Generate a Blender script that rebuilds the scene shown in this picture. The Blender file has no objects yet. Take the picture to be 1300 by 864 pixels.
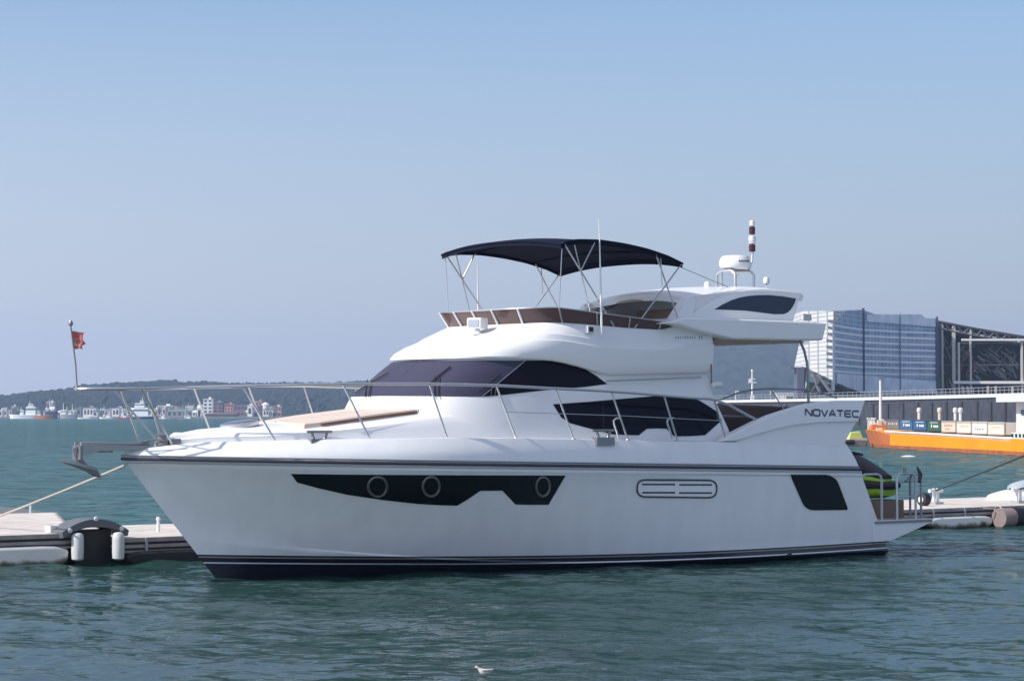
import bpy, bmesh, math, random
import numpy as np
from mathutils import Vector, Matrix, Euler
from mathutils.bvhtree import BVHTree

random.seed(7)
RNG = np.random.default_rng(11)
SC = bpy.context.scene
COL = SC.collection

# ------------------------------------------------------------------ camera
EYE = 2.7                       # eye height above the water, standing on a quay
FOC = 3000.0                    # focal length in photo pixels (a zoomed phone shot)
PITCH = math.atan((526 - 432) / FOC)
cam_data = bpy.data.cameras.new("camera")
cam_data.sensor_width = 36.0
cam_data.lens = FOC * 36.0 / 1300.0
cam_data.clip_start = 0.5
cam_data.clip_end = 20000
cam = bpy.data.objects.new("camera", cam_data)
COL.objects.link(cam)
cam.location = (0, 0, EYE)
cam.rotation_euler = (math.radians(90) + PITCH, 0, 0)
SC.camera = cam

# ------------------------------------------------------------------ light
SUN_AZ = Vector((-0.91, -0.415, 0)).normalized()
SUN_EL = math.radians(40)
SUN = Vector((SUN_AZ.x * math.cos(SUN_EL), SUN_AZ.y * math.cos(SUN_EL), math.sin(SUN_EL)))
world = bpy.data.worlds.new("World")
SC.world = world
world.use_nodes = True
wn = world.node_tree.nodes
wl = world.node_tree.links
bg = wn["Background"]
sky = wn.new("ShaderNodeTexSky")
sky.sky_type = 'NISHITA'
sky.sun_disc = False
sky.sun_elevation = SUN_EL
sky.sun_rotation = math.atan2(SUN.x, SUN.y)
sky.air_density = 1.0
sky.dust_density = 0.5
sky.ozone_density = 4.5
sky.altitude = 0
# maritime haze low in the sky: the clear-sky colour fades to a pale lavender blue towards the horizon
wtc = wn.new("ShaderNodeTexCoord")
wsx = wn.new("ShaderNodeSeparateXYZ")
wl.new(wtc.outputs["Generated"], wsx.inputs[0])
wcr = wn.new("ShaderNodeValToRGB")
wcr.color_ramp.elements[0].position = 0.0
wcr.color_ramp.elements[0].color = (0.85, 0.85, 0.85, 1)
wcr.color_ramp.elements[1].position = 0.9
wcr.color_ramp.elements[1].color = (0.55, 0.55, 0.55, 1)
for p_, k_ in ((0.09, 0.52), (0.18, 0.10), (0.45, 0.45)):  # stops above the view are raised to add fill light on shaded sides
    e_ = wcr.color_ramp.elements.new(p_)
    e_.color = (k_, k_, k_, 1)
wl.new(wsx.outputs[2], wcr.inputs[0])
wmx = wn.new("ShaderNodeMix")
wmx.data_type = 'RGBA'
wl.new(wcr.outputs[0], wmx.inputs[0])
wl.new(sky.outputs[0], wmx.inputs[6])
# the haze is a little brighter on the sun's side of the sky
wdt = wn.new("ShaderNodeVectorMath")
wdt.operation = 'DOT_PRODUCT'
wl.new(wtc.outputs["Generated"], wdt.inputs[0])
wdt.inputs[1].default_value = SUN_AZ
wma = wn.new("ShaderNodeMath")
wma.operation = 'MULTIPLY_ADD'
wl.new(wdt.outputs["Value"], wma.inputs[0])
wma.inputs[1].default_value = 0.95
wma.inputs[2].default_value = 1.27
wsc = wn.new("ShaderNodeVectorMath")
wsc.operation = 'SCALE'
wsc.inputs[0].default_value = (4.25, 4.25, 5.05)
wl.new(wma.outputs[0], wsc.inputs["Scale"])
wl.new(wsc.outputs[0], wmx.inputs[7])
wl.new(wmx.outputs[2], bg.inputs[0])
bg.inputs[1].default_value = 0.13
sun_d = bpy.data.lights.new("sun", 'SUN')
sun_d.energy = 4.4
sun_d.angle = math.radians(0.5)
sun_d.color = (1.0, 0.95, 0.87)
sun_o = bpy.data.objects.new("sun", sun_d)
COL.objects.link(sun_o)
sun_o.rotation_euler = (-SUN).to_track_quat('-Z', 'Y').to_euler()
SC.view_settings.view_transform = 'Standard'
SC.view_settings.look = 'None'
SC.view_settings.gamma = 1.0
SC.view_settings.exposure = 0.10
SC.view_settings.use_curve_mapping = False
SC.cycles.use_denoising = True
SC.cycles.max_bounces = 8
SC.cycles.volume_bounces = 1
SC.cycles.sample_clamp_indirect = 6.0
SC.cycles.sample_clamp_direct = 4.0

# ------------------------------------------------------------------ geometry of the view
_ca, _sa = math.cos(PITCH), math.sin(PITCH)


def ray(px, py):
    a, b = (px - 650) / FOC, -(py - 432) / FOC
    return Vector((a, _ca - b * _sa, _sa + b * _ca))


def at(px, py, Y):
    d = ray(px, py)
    return Vector((0, 0, EYE)) + d * (Y / d.y)


def ground(px, py, z=0.0):
    d = ray(px, py)
    return Vector((0, 0, EYE)) + d * ((z - EYE) / d.z)


# yacht frame: x forward, y to port (towards the quay), z up; origin at the transom on the waterline
TH = math.radians(38.139)
ORG = Vector((5.911, 47.326, 0))
M_BOAT = Matrix.Translation(ORG) @ Matrix.Rotation(math.pi + TH, 4, 'Z')
M_INV = M_BOAT.inverted()
EYE_B = M_INV @ Vector((0, 0, EYE))


def bray(px, py):
    return (M_INV.to_3x3() @ ray(px, py)).normalized()


def bp(px, py, y):
    """point of the yacht's plane y = const seen at a photo position"""
    d = bray(px, py)
    return EYE_B + d * ((y - EYE_B.y) / d.y)


# ------------------------------------------------------------------ mesh builder
class MB:
    def __init__(self):
        self.v, self.f, self.m = [], [], []

    def add(self, vs, fs, mat=0):
        o = len(self.v)
        self.v += [tuple(v) for v in vs]
        for f in fs:
            self.f.append(tuple(i + o for i in f))
            self.m.append(mat)
        return self

    def box(self, c, s, rz=0.0, mat=0, taper=1.0):
        cx, cy, cz = c
        hx, hy, hz = s[0] / 2, s[1] / 2, s[2] / 2
        co, si = math.cos(rz), math.sin(rz)
        vs = []
        for z, k in ((-hz, 1.0), (hz, taper)):
            for x, y in ((-hx, -hy), (hx, -hy), (hx, hy), (-hx, hy)):
                x, y = x * k, y * k
                vs.append((cx + x * co - y * si, cy + x * si + y * co, cz + z))
        return self.add(vs, [(3, 2, 1, 0), (4, 5, 6, 7), (0, 1, 5, 4), (1, 2, 6, 5), (2, 3, 7, 6), (3, 0, 4, 7)], mat)

    def prism(self, bottom, top, mat=0):
        """two matching closed loops joined by walls, both ends capped"""
        n = len(bottom)
        vs = list(bottom) + list(top)
        fs = [tuple(range(n - 1, -1, -1)), tuple(range(n, 2 * n))]
        for i in range(n):
            j = (i + 1) % n
            fs.append((i, j, n + j, n + i))
        return self.add(vs, fs, mat)

    def tube(self, pts, r, n=8, closed=False, mat=0, caps=True):
        pts = [Vector(p) for p in pts]
        N = len(pts)
        rs = r if isinstance(r, (list, tuple)) else [r] * N
        rings = []
        up = None
        for i, p in enumerate(pts):
            a = pts[i - 1] if (i or closed) else p
            b = pts[(i + 1) % N] if (i < N - 1 or closed) else p
            t = (b - a).normalized()
            if up is None:
                up = Vector((0, 0, 1)) if abs(t.z) < 0.95 else Vector((1, 0, 0))
            s = t.cross(up)
            if s.length < 1e-5:
                s = t.cross(Vector((0, 1, 0)))
            s.normalize()
            up = s.cross(t).normalized()
            rings.append([p + s * (math.cos(2 * math.pi * k / n) * rs[i]) + up * (math.sin(2 * math.pi * k / n) * rs[i]) for k in range(n)])
        vs = [v for rg in rings for v in rg]
        fs = []
        for i in range(N if closed else N - 1):
            j = (i + 1) % N
            for k in range(n):
                l = (k + 1) % n
                fs.append((i * n + k, i * n + l, j * n + l, j * n + k))
        if caps and not closed:
            fs.append(tuple(range(n)))
            fs.append(tuple((N - 1) * n + k for k in range(n - 1, -1, -1)))
        return self.add(vs, fs, mat)

    def lathe(self, prof, c, n=24, axis='z', mat=0):
        """prof: list of (radius, height) along the axis"""
        vs, fs = [], []
        for r, h in prof:
            for k in range(n):
                a = 2 * math.pi * k / n
                p = (r * math.cos(a), r * math.sin(a), h)
                if axis == 'x':
                    p = (h, p[0], p[1])
                elif axis == 'y':
                    p = (p[0], h, p[1])
                vs.append((c[0] + p[0], c[1] + p[1], c[2] + p[2]))
        for i in range(len(prof) - 1):
            for k in range(n):
                l = (k + 1) % n
                fs.append((i * n + k, i * n + l, (i + 1) * n + l, (i + 1) * n + k))
        fs.append(tuple(range(n - 1, -1, -1)))
        fs.append(tuple((len(prof) - 1) * n + k for k in range(n)))
        return self.add(vs, fs, mat)

    def grid(self, rows, mat=0, closed=False):
        n = len(rows[0])
        vs = [p for r in rows for p in r]
        fs = []
        for i in range(len(rows) - 1):
            for k in range(n if closed else n - 1):
                l = (k + 1) % n
                fs.append((i * n + k, i * n + l, (i + 1) * n + l, (i + 1) * n + k))
        return self.add(vs, fs, mat)

    def mirror(self, axis=1):
        o = len(self.v)
        nv = []
        for v in self.v:
            w = list(v)
            w[axis] = -w[axis]
            nv.append(tuple(w))
        nf = [tuple(i + o for i in reversed(f)) for f in self.f]
        self.v += nv
        self.f += nf
        self.m += list(self.m)
        return self

    def build(self, name, mats, parent=None, smooth=35, bevel=0, seg=2, merge=0.0, recalc=True):
        me = bpy.data.meshes.new(name)
        me.from_pydata(self.v, [], self.f)
        if not isinstance(mats, (list, tuple)):
            mats = [mats]
        for m in mats:
            me.materials.append(m)
        me.polygons.foreach_set("material_index", self.m)
        if merge or recalc:
            b = bmesh.new()
            b.from_mesh(me)
            if merge:
                bmesh.ops.remove_doubles(b, verts=b.verts, dist=merge)
            if recalc:
                bmesh.ops.recalc_face_normals(b, faces=b.faces)
            b.to_mesh(me)
            b.free()
        if smooth:
            me.polygons.foreach_set("use_smooth", [True] * len(me.polygons))
            me.set_sharp_from_angle(angle=math.radians(smooth))
        me.update()
        o = bpy.data.objects.new(name, me)
        COL.objects.link(o)
        if parent is not None:
            o.parent = parent
        if bevel:
            md = o.modifiers.new("bevel", 'BEVEL')
            md.width = bevel
            md.segments = seg
            md.limit_method = 'ANGLE'
            md.angle_limit = math.radians(40)
        return o


def tag(o, label=None, cat=None, group=None, kind=None):
    if label:
        o["label"] = label
    if cat:
        o["category"] = cat
    if group:
        o["group"] = group
    if kind:
        o["kind"] = kind
    return o


def thing(name, label, cat, loc=(0, 0, 0), rz=0.0, group=None):
    o = bpy.data.objects.new(name, None)
    COL.objects.link(o)
    o.empty_display_size = 0.3
    o.location = loc
    o.rotation_euler = (0, 0, rz)
    return tag(o, label, cat, group)


# ------------------------------------------------------------------ materials
def mat(name, col, rough=0.5, metal=0.0, coat=0.0, spec=0.5, bump=0.0, bscale=20.0, vary=0.0, vscale=3.0):
    m = bpy.data.materials.new(name)
    m.use_nodes = True
    nt = m.node_tree
    b = nt.nodes["Principled BSDF"]
    b.inputs["Base Color"].default_value = (*col, 1)
    b.inputs["Roughness"].default_value = rough
    b.inputs["Metallic"].default_value = metal
    b.inputs["Coat Weight"].default_value = coat
    b.inputs["Coat Roughness"].default_value = 0.06
    b.inputs["Specular IOR Level"].default_value = spec
    if vary or bump:
        tc = nt.nodes.new("ShaderNodeTexCoord")
    if vary:
        nz = nt.nodes.new("ShaderNodeTexNoise")
        nz.inputs["Scale"].default_value = vscale
        nz.inputs["Detail"].default_value = 6
        nz.inputs["Roughness"].default_value = 0.65
        nt.links.new(tc.outputs["Object"], nz.inputs["Vector"])
        mr = nt.nodes.new("ShaderNodeMapRange")
        mr.inputs[1].default_value = 0.3
        mr.inputs[2].default_value = 0.7
        mr.inputs[3].default_value = 1 - vary
        mr.inputs[4].default_value = 1 + vary
        nt.links.new(nz.outputs[0], mr.inputs[0])
        mx = nt.nodes.new("ShaderNodeVectorMath")
        mx.operation = 'SCALE'
        mx.inputs[0].default_value = col
        nt.links.new(mr.outputs[0], mx.inputs["Scale"])
        nt.links.new(mx.outputs[0], b.inputs["Base Color"])
    if bump:
        nb = nt.nodes.new("ShaderNodeTexNoise")
        nb.inputs["Scale"].default_value = bscale
        nb.inputs["Detail"].default_value = 5
        nt.links.new(tc.outputs["Object"], nb.inputs["Vector"])
        bm = nt.nodes.new("ShaderNodeBump")
        bm.inputs["Strength"].default_value = bump
        bm.inputs["Distance"].default_value = 0.02
        nt.links.new(nb.outputs[0], bm.inputs["Height"])
        nt.links.new(bm.outputs[0], b.inputs["Normal"])
    return m


GEL = mat("white_gelcoat", (0.83, 0.84, 0.85), 0.28, coat=0.15, vary=0.025, vscale=0.8)
GEL_W = mat("white_gelcoat_superstructure", (0.81, 0.81, 0.81), 0.32, coat=0.2, vary=0.02, vscale=0.9)
GEL_NS = mat("non_skid_deck", (0.72, 0.72, 0.70), 0.6, bump=0.15, bscale=90)
STEEL = mat("polished_steel", (0.62, 0.62, 0.63), 0.32, metal=0.85)
STEEL_D = mat("dull_steel", (0.30, 0.30, 0.31), 0.4, metal=0.7)
BLACKG = mat("black_glass", (0.006, 0.007, 0.010), 0.12, spec=0.35)
GLASS_S = mat("dark_cabin_glass", (0.007, 0.007, 0.014), 0.06, spec=0.14)
WSCREEN = mat("windscreen_sun_mesh", (0.041, 0.040, 0.074), 0.45, spec=0.4, bump=0.05, bscale=200)
BLACK = mat("black_rubber", (0.015, 0.015, 0.017), 0.55)
DGREY = mat("dark_grey_trim", (0.05, 0.05, 0.06), 0.4)
NAVY = mat("navy_canvas", (0.012, 0.014, 0.030), 0.9, spec=0.08, bump=0.2, bscale=60, vary=0.12, vscale=2)
PAD = mat("beige_cushion", (0.66, 0.55, 0.47), 0.75, bump=0.1, bscale=40, vary=0.05)
PAD_S = mat("tan_cushion_side", (0.68, 0.56, 0.43), 0.7)
WOOD = mat("varnished_wood", (0.23, 0.10, 0.05), 0.35, vary=0.25, vscale=4)
BROWNL = mat("beige_headliner", (0.48, 0.38, 0.31), 0.7)
SEAT = mat("dark_brown_seat", (0.045, 0.018, 0.018), 0.55)
PLAST = mat("white_plastic", (0.76, 0.76, 0.75), 0.4)
REDL = mat("dark_red_lens", (0.07, 0.012, 0.016), 0.2)
GREYB = mat("grey_lettering", (0.075, 0.085, 0.12), 0.4)
GREYF = mat("faint_grey_lettering", (0.36, 0.38, 0.42), 0.4)
HATCHG = mat("smoked_hatch_glass", (0.10, 0.09, 0.15), 0.15)
LIME = mat("lime_plastic", (0.30, 0.52, 0.02), 0.3, coat=0.3)
TAUPE = mat("taupe_fabric", (0.21, 0.15, 0.11), 0.85, vary=0.12)
ROPE = mat("pale_rope", (0.46, 0.41, 0.36), 0.9, bump=0.4, bscale=90)
ROPE_D = mat("dark_teal_rope", (0.03, 0.05, 0.06), 0.9)
SEAM = mat("shadow_gap_grey", (0.42, 0.44, 0.46), 0.5)


def hull_material():
    m = mat("hull_gelcoat_with_boot_stripes", (0.82, 0.83, 0.84), 0.3, coat=0.6)
    nt = m.node_tree
    b = nt.nodes["Principled BSDF"]
    tc = nt.nodes.new("ShaderNodeTexCoord")
    sx = nt.nodes.new("ShaderNodeSeparateXYZ")
    nt.links.new(tc.outputs["Object"], sx.inputs[0])

    def mth(op, a, c):
        n = nt.nodes.new("ShaderNodeMath")
        n.operation = op
        for i, q in ((0, a), (1, c)):
            if isinstance(q, (int, float)):
                n.inputs[i].default_value = q
            else:
                nt.links.new(q, n.inputs[i])
        return n.outputs[0]
    x, z = sx.outputs[0], sx.outputs[2]
    line = mth('ADD', mth('MULTIPLY', mth('ADD', mth('MULTIPLY', x, 0.0019), -0.0155), x), 0.272)
    d = mth('ADD', mth('SUBTRACT', z, line), 0.5)
    cr = nt.nodes.new("ShaderNodeValToRGB")
    cr.color_ramp.interpolation = 'CONSTANT'
    el = cr.color_ramp.elements
    dark = (0.008, 0.010, 0.022, 1)
    wht = (0.80, 0.81, 0.82, 1)
    tan = (0.30, 0.27, 0.24, 1)
    stops = [(0.0, dark), (0.347, wht), (0.366, dark), (0.440, tan), (0.462, dark), (0.492, wht)]
    el[0].position, el[0].color = stops[0]
    el[1].position, el[1].color = stops[1]
    for p, c in stops[2:]:
        e = el.new(p)
        e.color = c
    nt.links.new(d, cr.inputs[0])
    # faint run-off stains low on the topsides
    nz = nt.nodes.new("ShaderNodeTexNoise")
    mp = nt.nodes.new("ShaderNodeMapping")
    mp.inputs["Scale"].default_value = (1.6, 1.6, 0.22)
    nt.links.new(tc.outputs["Object"], mp.inputs[0])
    nt.links.new(mp.outputs[0], nz.inputs["Vector"])
    nz.inputs["Scale"].default_value = 2.2
    nz.inputs["Detail"].default_value = 5
    mr = nt.nodes.new("ShaderNodeMapRange")
    mr.inputs[1].default_value, mr.inputs[2].default_value = 0.35, 0.75
    mr.inputs[3].default_value, mr.inputs[4].default_value = 1.0, 0.93
    nt.links.new(nz.outputs[0], mr.inputs[0])
    vm = nt.nodes.new("ShaderNodeVectorMath")
    vm.operation = 'SCALE'
    nt.links.new(cr.outputs[0], vm.inputs[0])
    nt.links.new(mr.outputs[0], vm.inputs["Scale"])
    nt.links.new(vm.outputs[0], b.inputs["Base Color"])
    wv = nt.nodes.new("ShaderNodeTexNoise")
    wv.inputs["Scale"].default_value = 1.3
    wv.inputs["Detail"].default_value = 2
    nt.links.new(tc.outputs["Object"], wv.inputs["Vector"])
    wb_ = nt.nodes.new("ShaderNodeBump")
    wb_.inputs["Strength"].default_value = 0.35
    wb_.inputs["Distance"].default_value = 0.02
    nt.links.new(wv.outputs[0], wb_.inputs["Height"])
    nt.links.new(wb_.outputs[0], b.inputs["Coat Normal"])
    return m


HULLM = hull_material()


def tinted_screen():
    m = bpy.data.materials.new("brown_tinted_acrylic")
    m.use_nodes = True
    nt = m.node_tree
    b = nt.nodes["Principled BSDF"]
    b.inputs["Base Color"].default_value = (0.150, 0.092, 0.088, 1)
    b.inputs["Roughness"].default_value = 0.12
    tr = nt.nodes.new("ShaderNodeBsdfTransparent")
    tr.inputs[0].default_value = (0.20, 0.14, 0.135, 1)
    mx = nt.nodes.new("ShaderNodeMixShader")
    mx.inputs[0].default_value = 0.80
    nt.links.new(tr.outputs[0], mx.inputs[1])
    nt.links.new(b.outputs[0], mx.inputs[2])
    nt.links.new(mx.outputs[0], nt.nodes["Material Output"].inputs[0])
    return m


TINT = tinted_screen()


def lerp(a, b, t):
    return a + (b - a) * t


def interp(x, xs, ys):
    return float(np.interp(x, xs, ys))


# ================================================================== WATER
def water_material():
    m = bpy.data.materials.new("harbour_water")
    m.use_nodes = True
    nt = m.node_tree
    b = nt.nodes["Principled BSDF"]
    tc = nt.nodes.new("ShaderNodeTexCoord")

    def noise(scale, detail, sx=1.0, rot=0.0):
        mp = nt.nodes.new("ShaderNodeMapping")
        mp.inputs["Scale"].default_value = (sx, 1.0, 1.0)
        mp.inputs["Rotation"].default_value = (0, 0, rot)
        nt.links.new(tc.outputs["Object"], mp.inputs[0])
        n = nt.nodes.new("ShaderNodeTexNoise")
        n.inputs["Scale"].default_value = scale
        n.inputs["Detail"].default_value = detail
        n.inputs["Roughness"].default_value = 0.6
        nt.links.new(mp.outputs[0], n.inputs["Vector"])
        return n.outputs[0]
    # ripples: slopes sampled straight from noise, so they stay the same size however far away they are;
    # open water beyond the pontoon (yacht frame y < -6) is choppier than the sheltered berth
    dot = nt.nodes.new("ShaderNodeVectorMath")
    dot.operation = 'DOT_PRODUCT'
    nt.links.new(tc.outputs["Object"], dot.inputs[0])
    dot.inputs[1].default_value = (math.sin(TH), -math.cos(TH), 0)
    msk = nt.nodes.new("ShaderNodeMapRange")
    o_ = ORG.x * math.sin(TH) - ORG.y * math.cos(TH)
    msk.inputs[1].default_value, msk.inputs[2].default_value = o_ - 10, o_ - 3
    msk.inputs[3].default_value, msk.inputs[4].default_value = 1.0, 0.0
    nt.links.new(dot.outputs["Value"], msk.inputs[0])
    total = None
    for (scale, det, sx, rot, k_near, k_far) in ((0.45, 2, 0.55, 0.25, 0.25, 1.7), (1.5, 3, 0.55, -0.2, 0.55, 2.4), (8.0, 4, 0.5, 0.15, 0.80, 1.4)):
        mp = nt.nodes.new("ShaderNodeMapping")
        mp.inputs["Scale"].default_value = (sx, 1.0, 1.0)
        mp.inputs["Rotation"].default_value = (0, 0, rot)
        nt.links.new(tc.outputs["Object"], mp.inputs[0])
        n = nt.nodes.new("ShaderNodeTexNoise")
        n.inputs["Scale"].default_value = scale
        n.inputs["Detail"].default_value = det
        n.inputs["Roughness"].default_value = 0.55
        nt.links.new(mp.outputs[0], n.inputs["Vector"])
        sb = nt.nodes.new("ShaderNodeVectorMath")
        sb.operation = 'SUBTRACT'
        nt.links.new(n.outputs["Color"], sb.inputs[0])
        sb.inputs[1].default_value = (0.5, 0.5, 0.5)
        kk = nt.nodes.new("ShaderNodeMapRange")
        kk.inputs[3].default_value, kk.inputs[4].default_value = k_near, k_far
        nt.links.new(msk.outputs[0], kk.inputs[0])
        sc_ = nt.nodes.new("ShaderNodeVectorMath")
        sc_.operation = 'SCALE'
        nt.links.new(sb.outputs[0], sc_.inputs[0])
        nt.links.new(kk.outputs[0], sc_.inputs["Scale"])
        if total is None:
            total = sc_.outputs[0]
        else:
            ad = nt.nodes.new("ShaderNodeVectorMath")
            nt.links.new(total, ad.inputs[0])
            nt.links.new(sc_.outputs[0], ad.inputs[1])
            total = ad.outputs[0]
    fl = nt.nodes.new("ShaderNodeVectorMath")
    fl.operation = 'MULTIPLY'
    nt.links.new(total, fl.inputs[0])
    fl.inputs[1].default_value = (1, 1, 0)
    gm = nt.nodes.new("ShaderNodeNewGeometry")
    ad = nt.nodes.new("ShaderNodeVectorMath")
    nt.links.new(gm.outputs["Normal"], ad.inputs[0])
    nt.links.new(fl.outputs[0], ad.inputs[1])
    nm = nt.nodes.new("ShaderNodeVectorMath")
    nm.operation = 'NORMALIZE'
    nt.links.new(ad.outputs[0], nm.inputs[0])
    nt.nodes.remove(b)
    b = nt.nodes.new("ShaderNodeBsdfDiffuse")
    gl = nt.nodes.new("ShaderNodeBsdfGlossy")
    gl.inputs["Roughness"].default_value = 0.07
    gl.inputs["Color"].default_value = (0.92, 0.96, 1.0, 1)
    fr = nt.nodes.new("ShaderNodeFresnel")
    fr.inputs["IOR"].default_value = 1.333
    for q_ in (b, gl, fr):
        nt.links.new(nm.outputs[0], q_.inputs["Normal"])
    # steep little waves hide each other at a grazing view, which keeps the mirror part well below one
    fm_ = nt.nodes.new("ShaderNodeMapRange")
    fm_.inputs[1].default_value, fm_.inputs[2].default_value = 0.0, 1.0
    fm_.inputs[3].default_value = 0.0
    fk = nt.nodes.new("ShaderNodeMapRange")
    fk.inputs[3].default_value, fk.inputs[4].default_value = 0.31, 0.26
    nt.links.new(msk.outputs[0], fk.inputs[0])
    nt.links.new(fk.outputs[0], fm_.inputs[4])
    nt.links.new(fr.outputs[0], fm_.inputs[0])
    ms = nt.nodes.new("ShaderNodeMixShader")
    nt.links.new(fm_.outputs[0], ms.inputs[0])
    nt.links.new(b.outputs[0], ms.inputs[1])
    nt.links.new(gl.outputs[0], ms.inputs[2])
    nt.links.new(ms.outputs[0], nt.nodes["Material Output"].inputs[0])
    # broad patches of greener and bluer water
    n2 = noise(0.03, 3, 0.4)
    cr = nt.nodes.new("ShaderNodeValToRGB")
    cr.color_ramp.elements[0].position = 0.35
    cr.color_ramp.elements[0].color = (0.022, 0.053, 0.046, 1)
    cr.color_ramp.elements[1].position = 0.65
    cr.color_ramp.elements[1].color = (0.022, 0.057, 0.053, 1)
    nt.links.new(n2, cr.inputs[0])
    # open harbour body colour is set greener and paler than the sheltered berth
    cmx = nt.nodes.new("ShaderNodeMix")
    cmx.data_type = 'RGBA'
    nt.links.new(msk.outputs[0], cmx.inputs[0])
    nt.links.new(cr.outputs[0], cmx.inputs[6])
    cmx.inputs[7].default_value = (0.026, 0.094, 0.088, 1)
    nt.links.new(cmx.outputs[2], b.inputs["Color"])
    return m


def build_water():
    a_f = np.radians(np.arange(-24, 24.001, 0.085))
    a_c1 = np.radians(np.arange(-180, -24, 6.0))
    a_c2 = np.radians(np.arange(24.5, 180.0, 6.0))
    ang = np.concatenate([a_c1, a_f, a_c2])
    fine = np.concatenate([np.zeros(len(a_c1)), np.ones(len(a_f)), np.zeros(len(a_c2))])
    edge = np.clip((np.radians(24) - np.abs(ang)) / np.radians(1.5), 0, 1) * fine
    r = [3.0]
    while r[-1] < 18:
        r.append(r[-1] * 1.05)
    while r[-1] < 190:
        r.append(r[-1] * 1.0052)
    while r[-1] < 4600:
        r.append(r[-1] * 1.07)
    r = np.array(r)
    R, A = np.meshgrid(r, ang, indexing='ij')
    X, Y = R * np.sin(A), R * np.cos(A)
    Z = np.zeros_like(X)
    cell = R * 0.0052
    wind = math.radians(200)
    for i in range(70):
        lam = 0.38 * (9.0 / 0.38) ** RNG.random()
        th = wind + RNG.normal(0, 0.6)
        k = 2 * math.pi / lam
        amp = 0.0052 * min(lam, 2.2) ** 0.9 * RNG.uniform(0.5, 1.2)
        w = np.clip((lam / cell - 2.2) / 2.0, 0, 1)
        ph = RNG.random() * 6.28
        arg = k * (X * math.cos(th) + Y * math.sin(th)) + ph
        s = np.sin(arg)
        Z += w * amp * (s + 0.25 * np.cos(2 * arg))
    # gusty patches
    gust = 0.75 + 0.3 * np.sin(X * 0.13 + 0.6 * np.sin(Y * 0.09)) * np.sin(Y * 0.07 + 1.3)
    shel = np.clip((X * math.sin(TH) - Y * math.cos(TH) - (ORG.x * math.sin(TH) - ORG.y * math.cos(TH)) + 9) / 6, 0, 1)
    Z *= edge * (1.25 - 0.65 * shel) * np.clip(gust, 0.35, 1.2) * np.clip((R - 3) / 6, 0, 1)
    nr, na = X.shape
    verts = np.stack([X, Y, Z], -1).reshape(-1, 3)
    verts = np.vstack([verts, [[0, 0, 0]]])
    idx = np.arange(nr * na).reshape(nr, na)
    a = idx[:-1, :]
    bq = np.roll(a, -1, axis=1)
    d = idx[1:, :]
    c = np.roll(d, -1, axis=1)
    quads = np.stack([a, bq, c, d], -1).reshape(-1, 4)[:, ::-1]
    me = bpy.data.meshes.new("water")
    ctr = nr * na
    tris = [(ctr, int(idx[0, (k + 1) % na]), int(idx[0, k])) for k in range(na)]
    me.vertices.add(len(verts))
    me.vertices.foreach_set("co", verts.ravel())
    nl = quads.size + len(tris) * 3
    me.loops.add(nl)
    me.loops.foreach_set("vertex_index", np.concatenate([quads.ravel(), np.array(tris).ravel()]).astype(np.int32))
    nq = len(quads)
    me.polygons.add(nq + len(tris))
    starts = np.concatenate([np.arange(nq) * 4, nq * 4 + np.arange(len(tris)) * 3]).astype(np.int32)
    me.polygons.foreach_set("loop_start", starts)
    me.update(calc_edges=True)
    me.validate()
    me.polygons.foreach_set("use_smooth", [True] * len(me.polygons))
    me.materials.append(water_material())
    o = bpy.data.objects.new("water", me)
    COL.objects.link(o)
    tag(o, kind="structure")


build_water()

# ================================================================== HILLS AND FAR SHORE
HILLM = mat("wooded_hillside", (0.014, 0.025, 0.021), 0.9, vary=0.45, vscale=0.03)
HILLM2 = mat("hazy_wooded_mountain", (0.018, 0.030, 0.020), 0.9, vary=0.45, vscale=0.02)
SHOREM = mat("shore_ground", (0.20, 0.19, 0.17), 0.9, vary=0.2, vscale=0.05)


def hill(name, material, prof, Y, depth, nx=260, bump=1.5, seed=0, base=0.5):
    """ridge following (px, py) at distance Y, with wooded lumps, sloping to the shore in front and down behind"""
    rg = np.random.default_rng(seed)
    xs = np.array([p[0] for p in prof])
    ys = np.array([p[1] for p in prof])
    px = np.linspace(xs[0], xs[-1], nx)
    zr = np.array([at(x, interp(x, xs, ys), Y).z for x in px])
    X0 = np.array([at(x, 500, Y).x for x in px])
    mb = MB()
    rows = []
    prof_t = [(-1.0, 0.0), (-0.9, 0.16), (-0.75, 0.36), (-0.6, 0.52), (-0.45, 0.66), (-0.3, 0.8), (-0.18, 0.9), (-0.08, 0.97), (0, 1.0), (0.15, 0.97), (0.4, 0.8), (0.7, 0.4), (1.0, 0.0)]
    tt = np.concatenate([np.linspace(-1, 0.1, 44), np.linspace(0.2, 1, 6)])
    kk = np.interp(tt, [p[0] for p in prof_t], [p[1] for p in prof_t])
    # lumpy woodland: smoothed random field plus single crowns
    fld = rg.normal(0, 1, (len(tt), nx))
    ker = np.array([.25, .5, .25])
    sm_ = np.apply_along_axis(lambda r_: np.convolve(r_, ker, 'same'), 1, fld)
    big = np.apply_along_axis(lambda r_: np.convolve(r_, np.ones(21) / 21, 'same'), 1, rg.normal(0, 1, (len(tt), nx))) * 3.0
    big = np.apply_along_axis(lambda c_: np.convolve(c_, np.ones(5) / 5, 'same'), 0, big) * 2.0
    for i_, (t, k) in enumerate(zip(tt, kk)):
        amp = 0 if k < .01 else 1
        zz = base + (zr - base) * k + amp * bump * (sm_[i_] * (.35 + .65 * (1 - k * .3)) + big[i_] * (1 - .6 * k))
        yy = Y + t * depth + rg.normal(0, 1, nx) * depth * 0.008 * amp
        rows.append([(X0[i] * (1 + t * depth / Y * 0.2), yy[i], max(zz[i], base - 1)) for i in range(nx)])
    mb.grid(rows)
    return tag(mb.build(name, material, smooth=80), kind="structure")


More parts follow.
